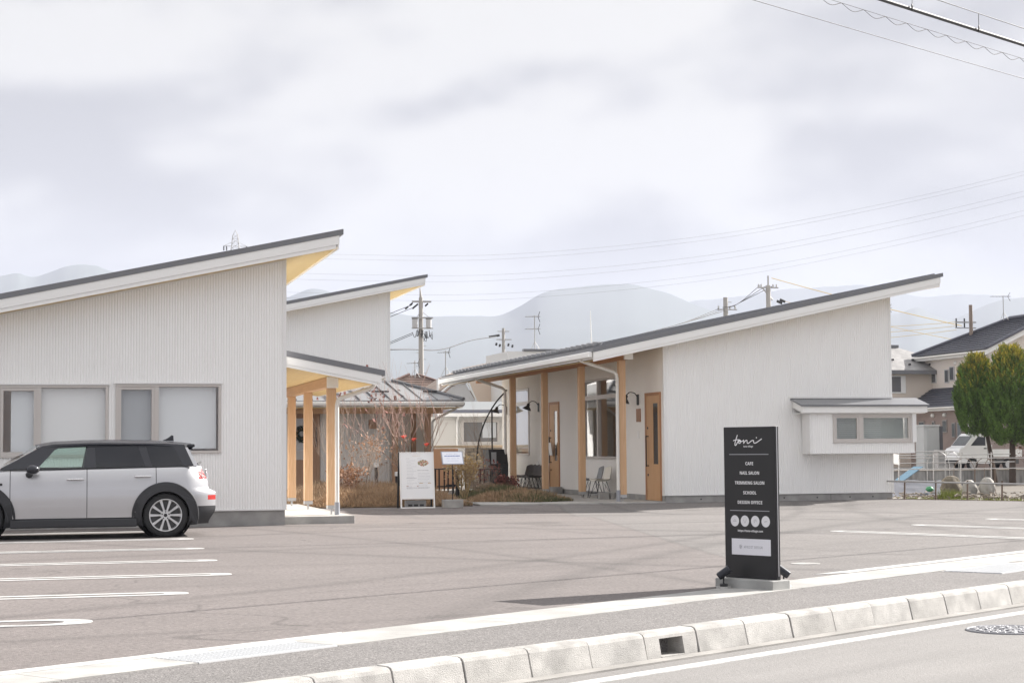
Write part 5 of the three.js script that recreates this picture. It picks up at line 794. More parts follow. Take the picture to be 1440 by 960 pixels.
{ // rubbish and weeds along the fence foot
  const r = mulberry(71), l = [], w = []; for (let i = 0; i < 420; i++) { const s = r() * 5, x = 19.9 + 0.6 * s + r() * 1.0, z = -39.5 + 0.8 * s - r() * 1.1; l.push(bx(-0.06, 0.06, -0.008, 0.008, -0.012, 0.012).rotateX(r() * 6).rotateY(r() * 6).rotateZ(r() - 0.5).scale(0.5 + r(), 1, 1).translate(x, 0.02 + r() * r() * 0.16, z)); }
  const e = single('garden_debris', 'heap of dry twigs and rubbish behind the pipe fence', 'debris', l, M(C(0.25, 0.215, 0.18), 0.95), { kind: 'stuff' });
  for (let i = 0; i < 900; i++) { const k = r() < 0.35, s = r() * 5, x = k ? 21.0 + (r() - 0.5) * 0.5 : 19.9 + 0.6 * s + r() * 0.4, z = k ? -38.9 + (r() - 0.5) * 0.4 : -39.2 + 0.8 * s - r() * 0.5, h = (k ? 0.22 : 0.08) * (0.5 + r()); const g = new THREE.ConeGeometry(0.012, h, 3).translate(0, h / 2, 0).rotateX((r() - 0.5) * 1.1).rotateZ((r() - 0.5) * 1.1); w.push(g.translate(x, -0.02, z)); }
  single('weeds', 'yellow-green weeds along the edge of the parking lot', 'weeds', w, M(C(0.22, 0.25, 0.06), 0.9), { kind: 'stuff' });
}
// rounded conifers
function conifer(label, pos, rx, h0, h1, seed, trunkR, n, cx = 0) {
  const t = thing('round_conifer', label, 'tree', pos, { local: true, group: 'clipped conifers by the truck' }), r = mulberry(seed), posA = [], colA = [], nrm = [];
  part(t, 'trunk', [cyl([0, -0.2, 0], [0.05 + cx * 0.6, h0 + 0.6, 0], trunkR, trunkR * 0.75, 9), cyl([0.03 + cx * 0.6, h0, 0], [0.3 + cx, h0 + 0.9, 0.2], trunkR * 0.5, trunkR * 0.3, 6), cyl([0.03 + cx * 0.6, h0, 0], [-0.3 + cx, h0 + 0.8, 0.1], trunkR * 0.5, trunkR * 0.3, 6)], M(C(0.07, 0.05, 0.038), 0.95));
  const T = [[0, 0.42], [0.07, 0.76], [0.18, 0.95], [0.35, 1], [0.55, 0.92], [0.75, 0.72], [0.9, 0.44], [1, 0.10]], prof = f => { for (let i = 1; i < T.length; i++) if (f <= T[i][0]) return lerp(T[i - 1][1], T[i][1], (f - T[i - 1][0]) / (T[i][0] - T[i - 1][0])); return 0.1; };
  const blade = (c, dd, L, w0, col) => { const b = c.clone().addScaledVector(dd, L), w = V(r() - 0.5, r() - 0.5, r() - 0.5).cross(dd).normalize().multiplyScalar(w0); posA.push(c.x - w.x, c.y - w.y, c.z - w.z, c.x + w.x, c.y + w.y, c.z + w.z, b.x, b.y, b.z); for (let m = 0; m < 3; m++) colA.push(...col); };
  for (let i = 0; i < n; i++) { // flame-shaped sprays of scale leaves
    const f = Math.pow(r(), 0.85), a = r() * 6.283, lump = 0.78 + 0.40 * vnoise(Math.cos(a) * 2.2 + seed, Math.sin(a) * 2.2 + f * 6, 3), d = prof(f) * rx * lump * (0.72 + 0.30 * Math.sqrt(r())), c = V(cx + Math.cos(a) * d, lerp(h0, h1 - 0.25, f), Math.sin(a) * d);
    const axis = V(Math.cos(a) * 0.42 + (r() - 0.5) * 0.4, 1, Math.sin(a) * 0.42 + (r() - 0.5) * 0.4).normalize(), L = 0.28 + 0.3 * r(), k = 0.45 + 1.1 * r(), gold = smooth(0.67, 1.02, f + (r() - 0.5) * 0.55);
    for (let q = 0; q < 34; q++) { const s = r(), p = c.clone().addScaledVector(axis, s * L), sp = 0.085 * (1 - s * 0.75), o = V(r() - 0.5, r() - 0.5, r() - 0.5).multiplyScalar(2 * sp); p.add(o); const dd = axis.clone().addScaledVector(o, 5).add(V(r() - 0.5, r() * 0.4, r() - 0.5)).normalize(), kk = k * (0.8 + 0.4 * r()); blade(p, dd, 0.07 + 0.06 * r(), 0.012 + 0.010 * r(), [lerp(0.100, 0.46, gold) * kk, lerp(0.175, 0.39, gold) * kk, lerp(0.030, 0.06, gold) * kk]); }
  }
  const g = new THREE.BufferGeometry(); g.setAttribute('position', new THREE.Float32BufferAttribute(posA, 3)); g.computeVertexNormals(); g.setAttribute('color', new THREE.Float32BufferAttribute(colA, 3));
  const e = new THREE.Mesh(g, M(C(1, 1, 1), 0.85, { vertexColors: true, side: THREE.DoubleSide })); e.name = 'crown'; e.castShadow = e.receiveShadow = true; t.add(e);
}
conifer('clipped conifer with yellow tips left of the trunk, in front of the house', [42.85, -0.35, -75.0], 0.90, 2.05, 5.75, 61, 0.12, 2100, -0.9);
conifer('larger clipped conifer with a visible dark trunk beside the truck', [42.78, -0.35, -73.4], 1.14, 1.6, 6.1, 62, 0.17, 3000);
{ const t = thing('netted_tree', 'dark column tree wrapped in netting beside the larger conifer', 'tree', [43.75, -0.3, -71.5], { local: true }), g = new THREE.LatheGeometry([[0.02, 0.6], [0.16, 0.7], [0.34, 1.6], [0.42, 2.6], [0.34, 3.5], [0.16, 4.2], [0.0, 4.4]].map(p => new THREE.Vector2(...p)), 24), p = g.attributes.position; for (let i = 0; i < p.count; i++) { const k = 0.85 + 0.3 * vnoise(p.getX(i) * 6 + 3, p.getY(i) * 4, Math.floor(p.getZ(i) * 6)); p.setX(i, p.getX(i) * k); p.setZ(i, p.getZ(i) * k); } g.computeVertexNormals(); part(t, 'crown', g, M(C(0.055, 0.065, 0.06), 0.95, { bumpMap: stuccoBump, bumpScale: 0.05 })); part(t, 'trunk', cyl([0, -0.1, 0], [0, 0.8, 0], 0.09), mat.woodDark); }
bareTree({ name: 'brown_shrub', label: 'brown leafless shrub beside the truck bed', category: 'shrub', pos: [44.2, -0.3, -73.8], stems: 9, h: 1.9, rad: 0.02, open: 0.55, levels: 3, spread: 0.8, seed: 81, mat: M(C(0.16, 0.10, 0.08), 0.9), leaf: { n: 500, s: 0.05, sp: 0.3, mat: M(C(0.22, 0.13, 0.09), 0.9) } });
// small truck, facing left
{
  const t = thing('kei_truck', 'small white flatbed truck parked below the brick house', 'truck', [42.0, 0.12, -77.6], { local: true });
  const w = M(C(0.80, 0.80, 0.80), 0.35, { clearcoat: 0.6 }), z0 = -0.70, z1 = 0.70, gl = M(C(0.03, 0.035, 0.04), 0.05);
  const cab = part(t, 'cab', prism([[0.0, 0.32], [0.0, 0.62], [0.03, 0.94], [0.10, 1.04], [0.32, 1.12], [0.80, 1.66], [0.92, 1.74], [1.52, 1.76], [1.62, 1.70], [1.68, 0.30], [1.02, 0.30], [0.92, 0.52], [0.72, 0.62], [0.50, 0.55], [0.38, 0.32]], z0, z1, [[[0.62, 1.16], [1.42, 1.16], [1.42, 1.56], [1.02, 1.60]]]), w);
  part(cab, 'side_window', prism([[0.62, 1.16], [1.42, 1.16], [1.42, 1.56], [1.02, 1.60]], z0 + 0.02, z1 - 0.02), gl);
  part(cab, 'windscreen', quads([[[0.36, 1.165, z0 + 0.06], [0.36, 1.165, z1 - 0.06], [0.76, 1.615, z1 - 0.08], [0.76, 1.615, z0 + 0.08]]]).translate(-0.012, 0.012, 0), gl);
  part(cab, 'headlight', bx(-0.012, 0.22, 0.70, 0.86, z1 - 0.20, z1 + 0.008, 0.03), M(C(0.6, 0.6, 0.58), 0.15)); part(cab, 'headlight', bx(-0.012, 0.22, 0.70, 0.86, z0 - 0.008, z0 + 0.20, 0.03), M(C(0.6, 0.6, 0.58), 0.15));
  part(cab, 'grille', bx(-0.02, 0.0, 0.30, 0.48, z0 + 0.1, z1 - 0.1), mat.dark); part(cab, 'door_line', bx(1.50, 1.512, 0.4, 1.68, z1, z1 + 0.004), mat.dark); part(cab, 'door_handle', bx(1.32, 1.46, 1.00, 1.05, z1, z1 + 0.02), mat.black);
  part(t, 'bed', [bx(1.74, 3.35, 0.62, 0.70, z0, z1), bx(1.74, 3.35, 0.70, 0.98, z1 - 0.04, z1), bx(1.74, 3.35, 0.70, 0.98, z0, z0 + 0.04), bx(3.31, 3.35, 0.70, 0.98, z0 + 0.04, z1 - 0.04), bx(1.74, 1.78, 0.70, 1.2, z0 + 0.04, z1 - 0.04)], w);
  part(t, 'chassis', bx(0.4, 3.25, 0.28, 0.50, z0 + 0.12, z1 - 0.12), M(C(0.09, 0.09, 0.09), 0.8));
  for (const x of [0.72, 2.62]) for (const s of [-1, 1]) { const q = part(t, 'wheel', new THREE.CylinderGeometry(0.26, 0.26, 0.15, 24).rotateX(Math.PI / 2).translate(x, 0.26, s * 0.62), M(C(0.02, 0.02, 0.02), 0.9)); part(q, 'hub_cap', new THREE.CylinderGeometry(0.17, 0.17, 0.01, 18).rotateX(Math.PI / 2).translate(x, 0.26, s * 0.70), M(C(0.45, 0.45, 0.45), 0.4, { metalness: 0.5 })); }
}
// ---------------------------------------------------------------- houses behind
const tileMat = M(C(0.11, 0.115, 0.145), 0.5, { map: tone(256, 16, 0.3, 9.2, null, [0.8, 0.8]) });
function tiled(parent, quad, rows, m, name = 'roof_tiles') { // courses of roof tiles laid on the quad a-b (eave) to d-c (ridge)
  const [a, b, c, d] = quad.map(p => V(...p)), n = b.clone().sub(a).cross(d.clone().sub(a)).normalize(), l = []; const cols = Math.max(3, Math.round(a.distanceTo(b) / 0.3));
  for (let i = 0; i < rows; i++) { const f0 = i / rows, f1 = (i + 1.12) / rows, L = (f, s) => a.clone().lerp(d, Math.min(1, f)).lerp(b.clone().lerp(c, Math.min(1, f)), s);
    for (let k = 0; k < cols; k++) { const s0 = k / cols, s1 = (k + 0.94) / cols, up = 0.045, p0 = L(f0, s0).addScaledVector(n, up), p1 = L(f0, s1).addScaledVector(n, up + 0.012), p2 = L(f1, s1).addScaledVector(n, 0.008), p3 = L(f1, s0).addScaledVector(n, 0.004), q0 = L(f0, s0), q1 = L(f0, s1); const A = v => [v.x, v.y, v.z]; l.push([A(p0), A(p1), A(p2), A(p3)], [A(q0), A(q1), A(p1), A(p0)]); } }
  const e = part(parent, name, quads([...l, quad]), m); e.userData.kind = 'stuff'; return e;
}
{ // two-storey house with dark tiled roofs
  const t = thing('tiled_house', 'two-storey beige house with dark tiled roofs and brown brick ground floor', 'house', [50, 0.1, -86]);
  const cream = M(C(0.78, 0.715, 0.655), 0.9, { bumpMap: stuccoBump, bumpScale: 0.01 }), brick = M(C(0.36, 0.285, 0.255), 0.9, { bumpMap: stuccoBump, bumpScale: 0.01 });
  part(t, 'upper_wall', [bx(47.4, 54.6, 3.0, 6.30, -90.4, -83.4), prism([[47.4, 6.30], [54.6, 6.30], [51.0, 8.0]], -83.6, -83.4)], cream);
  const zr = -87.4, yr = 8.2, xr = 51.0, e = 6.28;
  tiled(t, [[46.9, e, -91.0], [46.9, e, -82.8], [xr, yr, -82.8], [xr, yr, zr]], 15, tileMat);
  tiled(t, [[54.9, e, -91.0], [46.9, e, -91.0], [xr, yr, zr], [xr, yr, zr]], 6, tileMat); tiled(t, [[55.1, e, -82.8], [55.1, e, -91.0], [xr, yr, zr], [xr, yr, -82.8]], 6, tileMat);
  part(t, 'ridge', [cyl([xr, yr + 0.05, -82.7], [xr, yr + 0.05, zr], 0.12, 0.12, 6), cyl([46.9, e + 0.08, -91], [xr, yr + 0.05, zr], 0.09, 0.09, 6)], tileMat);
  part(t, 'verge', [cyl([46.9, e + 0.06, -82.76], [xr, yr + 0.06, -82.76], 0.09, 0.09, 6)], tileMat);
  part(t, 'bargeboard', prism([[46.9, e - 0.30], [46.9, e - 0.05], [xr, yr - 0.05], [55.1, e - 0.05], [55.1, e - 0.30], [xr, yr - 0.32]], -82.95, -82.85), mat.white);
  part(t, 'eave_board', bx(46.95, 47.05, e - 0.28, e - 0.04, -90.9, -82.97), mat.white); part(t, 'upper_gutter', cyl([46.85, e - 0.12, -90.9], [46.85, e - 0.12, -82.9], 0.06), mat.pipe); part(t, 'upper_soffit', bx(47.06, 47.4, e - 0.28, e - 0.26, -90.9, -82.97), mat.white);
  for (const [za, zb, y0, y1] of [[-89.6, -89.1, 4.75, 5.5], [-88.1, -87.65, 4.7, 5.45], [-87.55, -87.05, 4.8, 5.58], [-86.6, -85.9, 4.84, 5.6], [-85.5, -85.0, 4.9, 5.65]]) { const w = part(t, 'window', bx(47.34, 47.40, y0, y1, za, zb), M(C(0.5, 0.5, 0.5), 0.5)); part(w, 'pane', bx(47.325, 47.338, y0 + 0.06, y1 - 0.06, za + 0.06, zb - 0.06), M(C(0.10, 0.11, 0.12), 0.1)); }
  for (const [z, y] of [[-86.9, 5.75], [-84.5, 5.9]]) part(t, 'vent_hood', new THREE.SphereGeometry(0.1, 10, 8).translate(47.36, y, z), mat.white);
  part(t, 'lower_wall', bx(46.0, 54.5, 0.0, 3.28, -90.0, -79.6), brick);
  tiled(t, [[45.6, 3.33, -90.6], [45.6, 3.33, -79.2], [47.4, 4.45, -80.6], [47.4, 4.45, -89.6]], 8, tileMat); tiled(t, [[45.6, 3.33, -79.2], [54.9, 3.33, -79.2], [54.9, 4.45, -80.6], [47.4, 4.45, -80.6]], 6, tileMat);
  part(t, 'roof_over_porch', bx(47.4, 54.6, 3.3, 4.44, -83.3, -80.62), cream);
  part(t, 'lower_eave', [bx(45.62, 46.0, 3.14, 3.29, -90.4, -79.25), bx(46.0, 54.8, 3.14, 3.29, -79.6, -79.25)], mat.white); part(t, 'lower_gutter', cyl([45.55, 3.28, -90.5], [45.55, 3.28, -79.2], 0.06), mat.pipe);
  for (const [za, zb, y0, y1] of [[-88.5, -87.9, 1.75, 2.62], [-87.0, -86.75, 1.95, 2.62], [-85.85, -85.4, 1.98, 2.66], [-84.85, -84.5, 1.72, 2.5], [-84.25, -83.85, 1.72, 2.5]]) { const w = part(t, 'window', bx(45.94, 46.0, y0, y1, za, zb), M(C(0.36, 0.34, 0.33), 0.5)); part(w, 'pane', bx(45.925, 45.938, y0 + 0.06, y1 - 0.06, za + 0.05, zb - 0.05), M(C(0.12, 0.14, 0.15), 0.1)); }
  for (const z of [-86.9, -85.6]) part(t, 'vent_hood', new THREE.SphereGeometry(0.12, 10, 8).translate(45.95, 2.92, z), mat.white);
  part(t, 'downpipe', cyl([45.93, 0.1, -83.0], [45.93, 3.15, -83.0], 0.05), mat.white);
  part(t, 'upper_downpipe', pipe([[46.9, 6.1, -83.3], [47.0, 5.95, -83.3], [47.33, 5.6, -83.6], [47.33, 4.6, -83.6]], 0.045), mat.white);
}
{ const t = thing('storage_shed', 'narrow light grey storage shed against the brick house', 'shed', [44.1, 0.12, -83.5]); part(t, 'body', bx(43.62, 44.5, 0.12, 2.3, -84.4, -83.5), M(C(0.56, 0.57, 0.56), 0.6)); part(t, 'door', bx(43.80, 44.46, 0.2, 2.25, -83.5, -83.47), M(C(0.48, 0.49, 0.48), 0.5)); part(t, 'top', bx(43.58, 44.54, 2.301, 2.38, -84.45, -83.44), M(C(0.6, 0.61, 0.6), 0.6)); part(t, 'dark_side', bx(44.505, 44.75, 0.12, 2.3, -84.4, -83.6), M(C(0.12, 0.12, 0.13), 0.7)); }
for (const [x, h] of [[44.0, 0.95], [44.6, 0.9]]) { const t = thing('outdoor_unit', x < 44.3 ? 'low grey equipment box before the storage shed' : 'low light equipment box beside the storage shed', 'box', [x, 0.12, -82.3], { local: true }); part(t, 'case', bx(-0.35, 0.2, 0, h, -0.2, 0.2, 0.02), M(C(0.52, 0.5, 0.48), 0.7)); part(t, 'grille', bx(-0.3, 0.1, 0.15, h - 0.12, 0.201, 0.21), M(C(0.36, 0.35, 0.34), 0.7)); }
{ // hipped beige house
  const t = thing('hipped_house', 'beige house with pale grey hipped roof behind the bay window', 'house', [46, 0, -93]);
  const m = M(C(0.74, 0.655, 0.57), 0.9, { bumpMap: stuccoBump, bumpScale: 0.01 }), rf = M(C(0.34, 0.33, 0.325), 0.8, { map: concreteTone });
  part(t, 'wall', bx(43.0, 49.3, -0.5, 5.45, -96.6, -89.6), m); const e = 5.46, x0 = 42.5, x1 = 49.8, z0 = -97.1, z1 = -89.1, yr = 6.96, ra = 45.3, rb = 47.0, zr = -93.1;
  part(t, 'roof', quads([[[x0, e, z1], [x1, e, z1], [rb, yr, zr], [ra, yr, zr]], [[x1, e, z1], [x1, e, z0], [rb, yr, zr]], [[x0, e, z0], [x0, e, z1], [ra, yr, zr]], [[x1, e, z0], [x0, e, z0], [ra, yr, zr], [rb, yr, zr]], [[x0, e, z0], [x1, e, z0], [x1, e, z1], [x0, e, z1]]]), rf);
  part(t, 'ridge_cap', bx(ra - 0.1, rb + 0.1, yr - 0.03, yr + 0.12, zr - 0.15, zr + 0.15), mat.roof); part(t, 'fascia', bx(x0, x1, e - 0.22, e - 0.01, z1 - 0.02, z1 + 0.06), mat.roof);
  for (let i = 0; i < 9; i++) part(t, 'snow_guard', bx(43.6 + i * 0.62, 43.72 + i * 0.62, e + 0.30 + (i % 2) * 0.3, e + 0.40 + (i % 2) * 0.3, z1 - 0.75 - (i % 2) * 0.8, z1 - 0.65 - (i % 2) * 0.8), mat.black);
  const w = part(t, 'window', bx(44.7, 45.75, 4.2, 5.18, -89.6, -89.54), mat.white); part(w, 'pane', bx(44.76, 45.45, 4.27, 5.11, -89.54, -89.53), M(C(0.16, 0.16, 0.17), 0.15));
}
{ // grey outbuilding behind the garden
  const t = thing('outbuilding', 'low pale outbuilding with a wide window behind the block counter', 'building', [15, 0, -64]);
  const m = M(C(0.70, 0.685, 0.65), 0.9, { bumpMap: stuccoBump, bumpScale: 0.01 });
  part(t, 'wall', prism([[12.0, 0], [19, 0], [19, 2.45], [12.0, 2.45]], -62.1, -62.0, [[[14.27, 1.53], [15.57, 1.53], [15.57, 2.29], [14.27, 2.29]]]), m); part(t, 'side_wall', [bx(12.0, 12.1, 0, 2.45, -67, -62.11), bx(18.9, 19, 0, 2.45, -67, -62.11)], m);
  part(t, 'eave_board', bx(13.3, 19.3, 2.46, 2.58, -61.75, -61.65), mat.white); part(t, 'fascia', bx(13.3, 19.3, 2.581, 2.70, -61.8, -61.7), M(C(0.17, 0.18, 0.22), 0.5));
  part(t, 'roof', quads([[[13.3, 2.70, -61.7], [19.3, 2.70, -61.7], [19.3, 3.15, -67.5], [13.3, 3.15, -67.5]]]), M(C(0.20, 0.21, 0.215), 0.5));
  const w = part(t, 'window', [bx(14.22, 15.62, 2.26, 2.34, -62.06, -61.96), bx(14.22, 15.62, 1.48, 1.56, -62.06, -61.96), bx(14.22, 14.30, 1.56, 2.26, -62.06, -61.96), bx(15.54, 15.62, 1.56, 2.26, -62.06, -61.96)], mat.alu); part(w, 'pane', bx(14.30, 15.54, 1.56, 2.26, -62.05, -62.03), M(C(0.16, 0.155, 0.155), 0.05)); part(w, 'curtain', bx(15.0, 15.5, 1.7, 2.25, -62.024, -62.02), M(C(0.62, 0.64, 0.66), 0.9));
  part(t, 'downpipe', pipe([[14.05, 2.5, -61.7], [14.05, 2.4, -61.75], [14.05, 2.3, -61.93], [14.05, 0.1, -61.93]], 0.035), mat.white);
}
{ // gambrel-roofed beige house
  const t = thing('barn_house', 'beige house with a kinked barn-like roof and pale siding gable', 'house', [19, 0, -81]);
  const m = M(C(0.66, 0.54, 0.44), 0.9), gm = M(C(0.60, 0.59, 0.585), 0.85), rm = M(C(0.45, 0.36, 0.30), 0.9, { map: concreteTone });
  part(t, 'gable_wall', prism([[16.6, 0], [18.75, 0], [18.75, 3.1], [18.1, 4.25], [17.5, 4.12], [16.6, 3.3]], -78.1, -78.0), gm);
  part(t, 'gable_trim', [cyl([18.85, 3.05, -77.95], [18.14, 4.33, -77.95], 0.05), cyl([18.14, 4.33, -77.95], [17.4, 4.2, -77.95], 0.05), cyl([17.4, 4.2, -77.95], [16.5, 3.5, -77.95], 0.05)], mat.white);
  part(t, 'roof_slope', quads([[[18.8, 3.05, -77.9], [24.5, 3.05, -77.9], [24.5, 5.3, -79.6], [18.2, 4.4, -77.9]], [[18.2, 4.4, -77.9], [24.5, 5.3, -79.6], [24.5, 5.3, -82], [17.2, 4.1, -78.5]]]), m);
  part(t, 'roof', prism([[16.3, 3.45], [16.95, 3.95], [18.15, 4.75], [19.4, 5.25], [24.5, 5.6], [24.5, 5.3], [18.2, 4.4], [17.4, 4.22], [16.4, 3.4]], -84, -78.3), rm);
  part(t, 'body', bx(18.9, 24.4, 0, 3.1, -84, -78.2), m); part(t, 'vent_pipe', cyl([16.95, 3.6, -78.6], [16.95, 4.5, -78.6], 0.06), mat.white);
}
{ // brown tiled house
  const t = thing('brown_house', 'house with brown tiled gable roof behind the low hall', 'house', [19.5, 0, -97]);
  const m = M(C(0.55, 0.40, 0.32), 0.9), tm = [0, 1].map(i => M(C(0.25 + i * 0.05, 0.175 + i * 0.04, 0.145 + i * 0.035), 0.85, { map: concreteTone }));
  part(t, 'wall', bx(16.2, 22.6, -0.5, 4.3, -99, -95.2), m);
  tiled(t, [[15.9, 4.05, -94.8], [23.0, 4.15, -94.8], [19.6, 5.42, -96.5], [19.2, 5.42, -96.5]], 13, tm[1]); tiled(t, [[23.0, 4.15, -94.8], [23.0, 4.1, -99.4], [19.6, 5.42, -96.6], [19.6, 5.42, -96.5]], 5, tm[0]); tiled(t, [[15.9, 4.1, -99.4], [15.9, 4.05, -94.8], [19.2, 5.42, -96.5], [19.2, 5.42, -96.6]], 5, tm[0]);
  part(t, 'hip_ridge', [cyl([23, 4.22, -94.8], [19.6, 5.48, -96.5], 0.07, 0.07, 5), cyl([15.9, 4.15, -94.8], [19.2, 5.48, -96.5], 0.07, 0.07, 5)], M(C(0.16, 0.10, 0.085), 0.8));
}
{ const t = thing('flat_roof_building', 'white flat-topped building showing above the colonnade roof', 'building', [21, 0, -77]); part(t, 'wall', bx(19.3, 25.5, 0, 5.55, -79, -75), M(C(0.76, 0.75, 0.735), 0.8)); part(t, 'parapet_cap', bx(20.0, 25.6, 5.551, 5.66, -75.2, -74.95), mat.roof); }
// ---------------------------------------------------------------- poles, wires, aerials
const poleM = M(C(0.40, 0.385, 0.365), 0.9), wireM = M(C(0.045, 0.045, 0.05), 0.6), yellowM = M(C(0.62, 0.44, 0.12), 0.7), insul = M(C(0.5, 0.5, 0.5), 0.4);
{
  const x = 22.15, z = -107.6, t = thing('utility_pole', 'tall concrete utility pole with two transformers above the low hall', 'pole', [x, -0.9, z]);
  part(t, 'shaft', cyl([x, -0.9, z], [x, 10.7, z], 0.22, 0.13, 12), poleM); part(t, 'top_pin', cyl([x, 10.7, z], [x - 0.05, 11.3, z], 0.09, 0.03), poleM);
  part(t, 'crossarm', [bx(x - 0.55, x + 0.65, 10.40, 10.50, z - 0.06, z + 0.06)], galv); part(t, 'crossarm', bx(x - 0.62, x + 0.72, 9.40, 9.48, z + 0.15, z + 0.25), galv); part(t, 'crossarm', bx(x - 0.62, x + 0.72, 8.76, 8.82, z + 0.15, z + 0.25), galv);
  part(t, 'stay', [cyl([x, 9.9, z], [x + 0.5, 9.45, z + 0.2], 0.02), cyl([x, 9.9, z], [x - 0.3, 9.45, z + 0.2], 0.02)], galv);
  for (const d of [-0.42, 0.45]) { const q = part(t, 'transformer', cyl([x + d, 8.83, z + 0.2], [x + d, 9.36, z + 0.2], 0.17, 0.17, 14), insul); part(q, 'transformer_lid', cyl([x + d, 9.36, z + 0.2], [x + d, 9.40, z + 0.2], 0.19, 0.19, 14), mat.dark); }
  for (const [d, y] of [[-0.62, 10.28], [-0.28, 10.22], [0.35, 10.25], [-0.9, 10.05], [-0.45, 10.08]]) part(t, 'insulator', cyl([x + d - 0.08, y - 0.07, z], [x + d + 0.10, y + 0.09, z], 0.055, 0.055, 7), mat.dark);
  const r = mulberry(3), l = []; for (let i = 0; i < 14; i++) { const a = x - 0.65 + r() * 1.3, y = 8.2 + r() * 0.45; l.push(tube([[a, y + 0.2, z + 0.2], [a + (r() - 0.5) * 0.4, y - 0.25, z + 0.25], [a + (r() - 0.5) * 0.7, y + 0.1, z + 0.2]], 0.018, 4, 12)); } part(t, 'drop_cables', l, wireM).userData.kind = 'stuff';
  part(t, 'steps', [0, 1, 2, 3, 4, 5].map(i => bx(x + (i % 2 ? 0.15 : -0.32), x + (i % 2 ? 0.32 : -0.15), 5.6 + i * 0.42, 5.63 + i * 0.42, z - 0.02, z + 0.02)), galv).userData.kind = 'stuff';
}
{
  const x = 36.97, z = -145.1, t = thing('utility_pole', 'slim utility pole with dark fittings above the end of the colonnade roof', 'pole', [x, -0.9, z]); part(t, 'shaft', cyl([x, -0.9, z], [x, 11.5, z], 0.24, 0.12, 10), poleM); part(t, 'crossarm', bx(x - 0.5, x + 0.5, 11.2, 11.26, z - 0.05, z + 0.05), galv); part(t, 'crossarm', bx(x - 0.6, x + 0.7, 10.5, 10.58, z - 0.05, z + 0.05), galv);
  for (const [d, y] of [[-0.65, 10.15], [-0.35, 10.05], [0.4, 10.1], [0.75, 10.0]]) part(t, 'insulator', cyl([x + d, y - 0.12, z], [x + d + 0.06, y + 0.1, z], 0.09, 0.09, 6), mat.dark); part(t, 'cable_closure', cyl([x - 1.25, 10.75, z], [x - 0.35, 10.9, z], 0.10), mat.dark);
}
{
  const x = 46.88, z = -111.4, t = thing('utility_pole', 'utility pole with yellow-sleeved wires behind the mono-pitch roof', 'pole', [x, -0.9, z]); part(t, 'shaft', cyl([x, -0.9, z], [x, 12.2, z], 0.26, 0.15, 10), poleM); part(t, 'top_pin', cyl([x, 12.2, z], [x, 12.85, z], 0.06), galv); part(t, 'crossarm', bx(x - 0.75, x + 0.72, 12.0, 12.08, z - 0.05, z + 0.05), galv); part(t, 'brace', [cyl([x - 0.5, 12.1, z], [x + 0.3, 11.2, z], 0.05)], galv);
  for (const d of [-0.7, -0.5, 0.35, 0.6]) part(t, 'insulator', cyl([x + d, 12.05, z], [x + d, 12.28, z], 0.07, 0.05, 7), insul); for (const [d, y] of [[0.85, 11.25], [0.62, 11.15]]) part(t, 'cable_closure', cyl([x + d, y, z], [x + d + 0.35, y - 0.15, z], 0.09), mat.dark); part(t, 'sleeve_wire', sag([x + 0.25, 12.7, z], [x + 10, 9.0, z + 8], 0.1, 0.024), yellowM); part(t, 'sleeve_wire', sag([x + 1.1, 11.15, z], [x + 10, 8.0, z + 8], 0.1, 0.014), yellowM);
}
{ const x = 51.45, z = -130.9, t = thing('utility_pole', 'short-looking concrete pole behind the middle of the mono-pitch roof', 'pole', [x, -0.9, z]); part(t, 'shaft', cyl([x, -0.9, z], [x, 13.1, z], 0.26, 0.18, 10), poleM); part(t, 'crossarm', bx(x - 0.7, x + 0.95, 12.1, 12.18, z - 0.05, z + 0.05), galv); for (const d of [-0.6, 0.35, 0.8]) part(t, 'insulator', cyl([x + d, 12.15, z], [x + d, 12.42, z], 0.07), insul); part(t, 'side_pin', bx(x, x + 0.5, 12.7, 12.75, z - 0.02, z + 0.02), galv); }
{ const x = 49.25, z = -88.5, t = thing('utility_pole', 'brown wooden pole end above the dark tiled roof', 'pole', [x, 0, z]); part(t, 'shaft', cyl([x, 4, z], [x, 9.05, z], 0.11, 0.10, 10), M(C(0.28, 0.22, 0.18), 0.9)); part(t, 'crossarm', bx(x - 0.95, x + 0.3, 8.05, 8.12, z - 0.04, z + 0.04), galv); part(t, 'crossarm', bx(x - 0.95, x + 0.3, 7.75, 7.80, z - 0.04, z + 0.04), galv); for (let i = 0; i < 3; i++) part(t, 'sleeve_wire', sag([x - 0.9, 8.1 - i * 0.22, z], [x - 7.2, 7.75 - i * 0.36, z - 1], 0.05, 0.012), yellowM); for (const d of [-0.9, -0.4]) part(t, 'insulator', cyl([x + d, 7.8, z], [x + d, 8.3, z], 0.04), mat.dark); }
const W = (label, pts, r, m = wireM, n = 5, group) => single('overhead_wire', label, 'wire', tube(pts, r, n, 48), m, { group, base: pts[0] });
W('dark telephone cable crossing beyond the transformer pole', [[14, 7.2, -108], [20.4, 7.5, -108.1], [26, 8.2, -120], [31, 9.6, -132], [36.4, 10.8, -145.1]], 0.035);
for (const [i, a] of [[0, 10.25], [1, 10.05], [2, 8.5], [3, 8.4]]) W('thin wire running left from the transformer pole', [[21.6, a, -107.6], [18.5, a - 1.2, -106], [14, a - 2.4, -103.5]], 0.018, wireM, 4, 'wires left of the transformer pole');
for (const k of [0, 1, 2]) W('thin wire between the two poles behind the mono-pitch roof', [[46.3 + k * 0.5, 12.2, -111.4], [48.5, 11.75, -121], [51.2 + k * 0.5, 12.3, -130.9]], 0.022, wireM, 4, 'wires between the poles behind the roof');
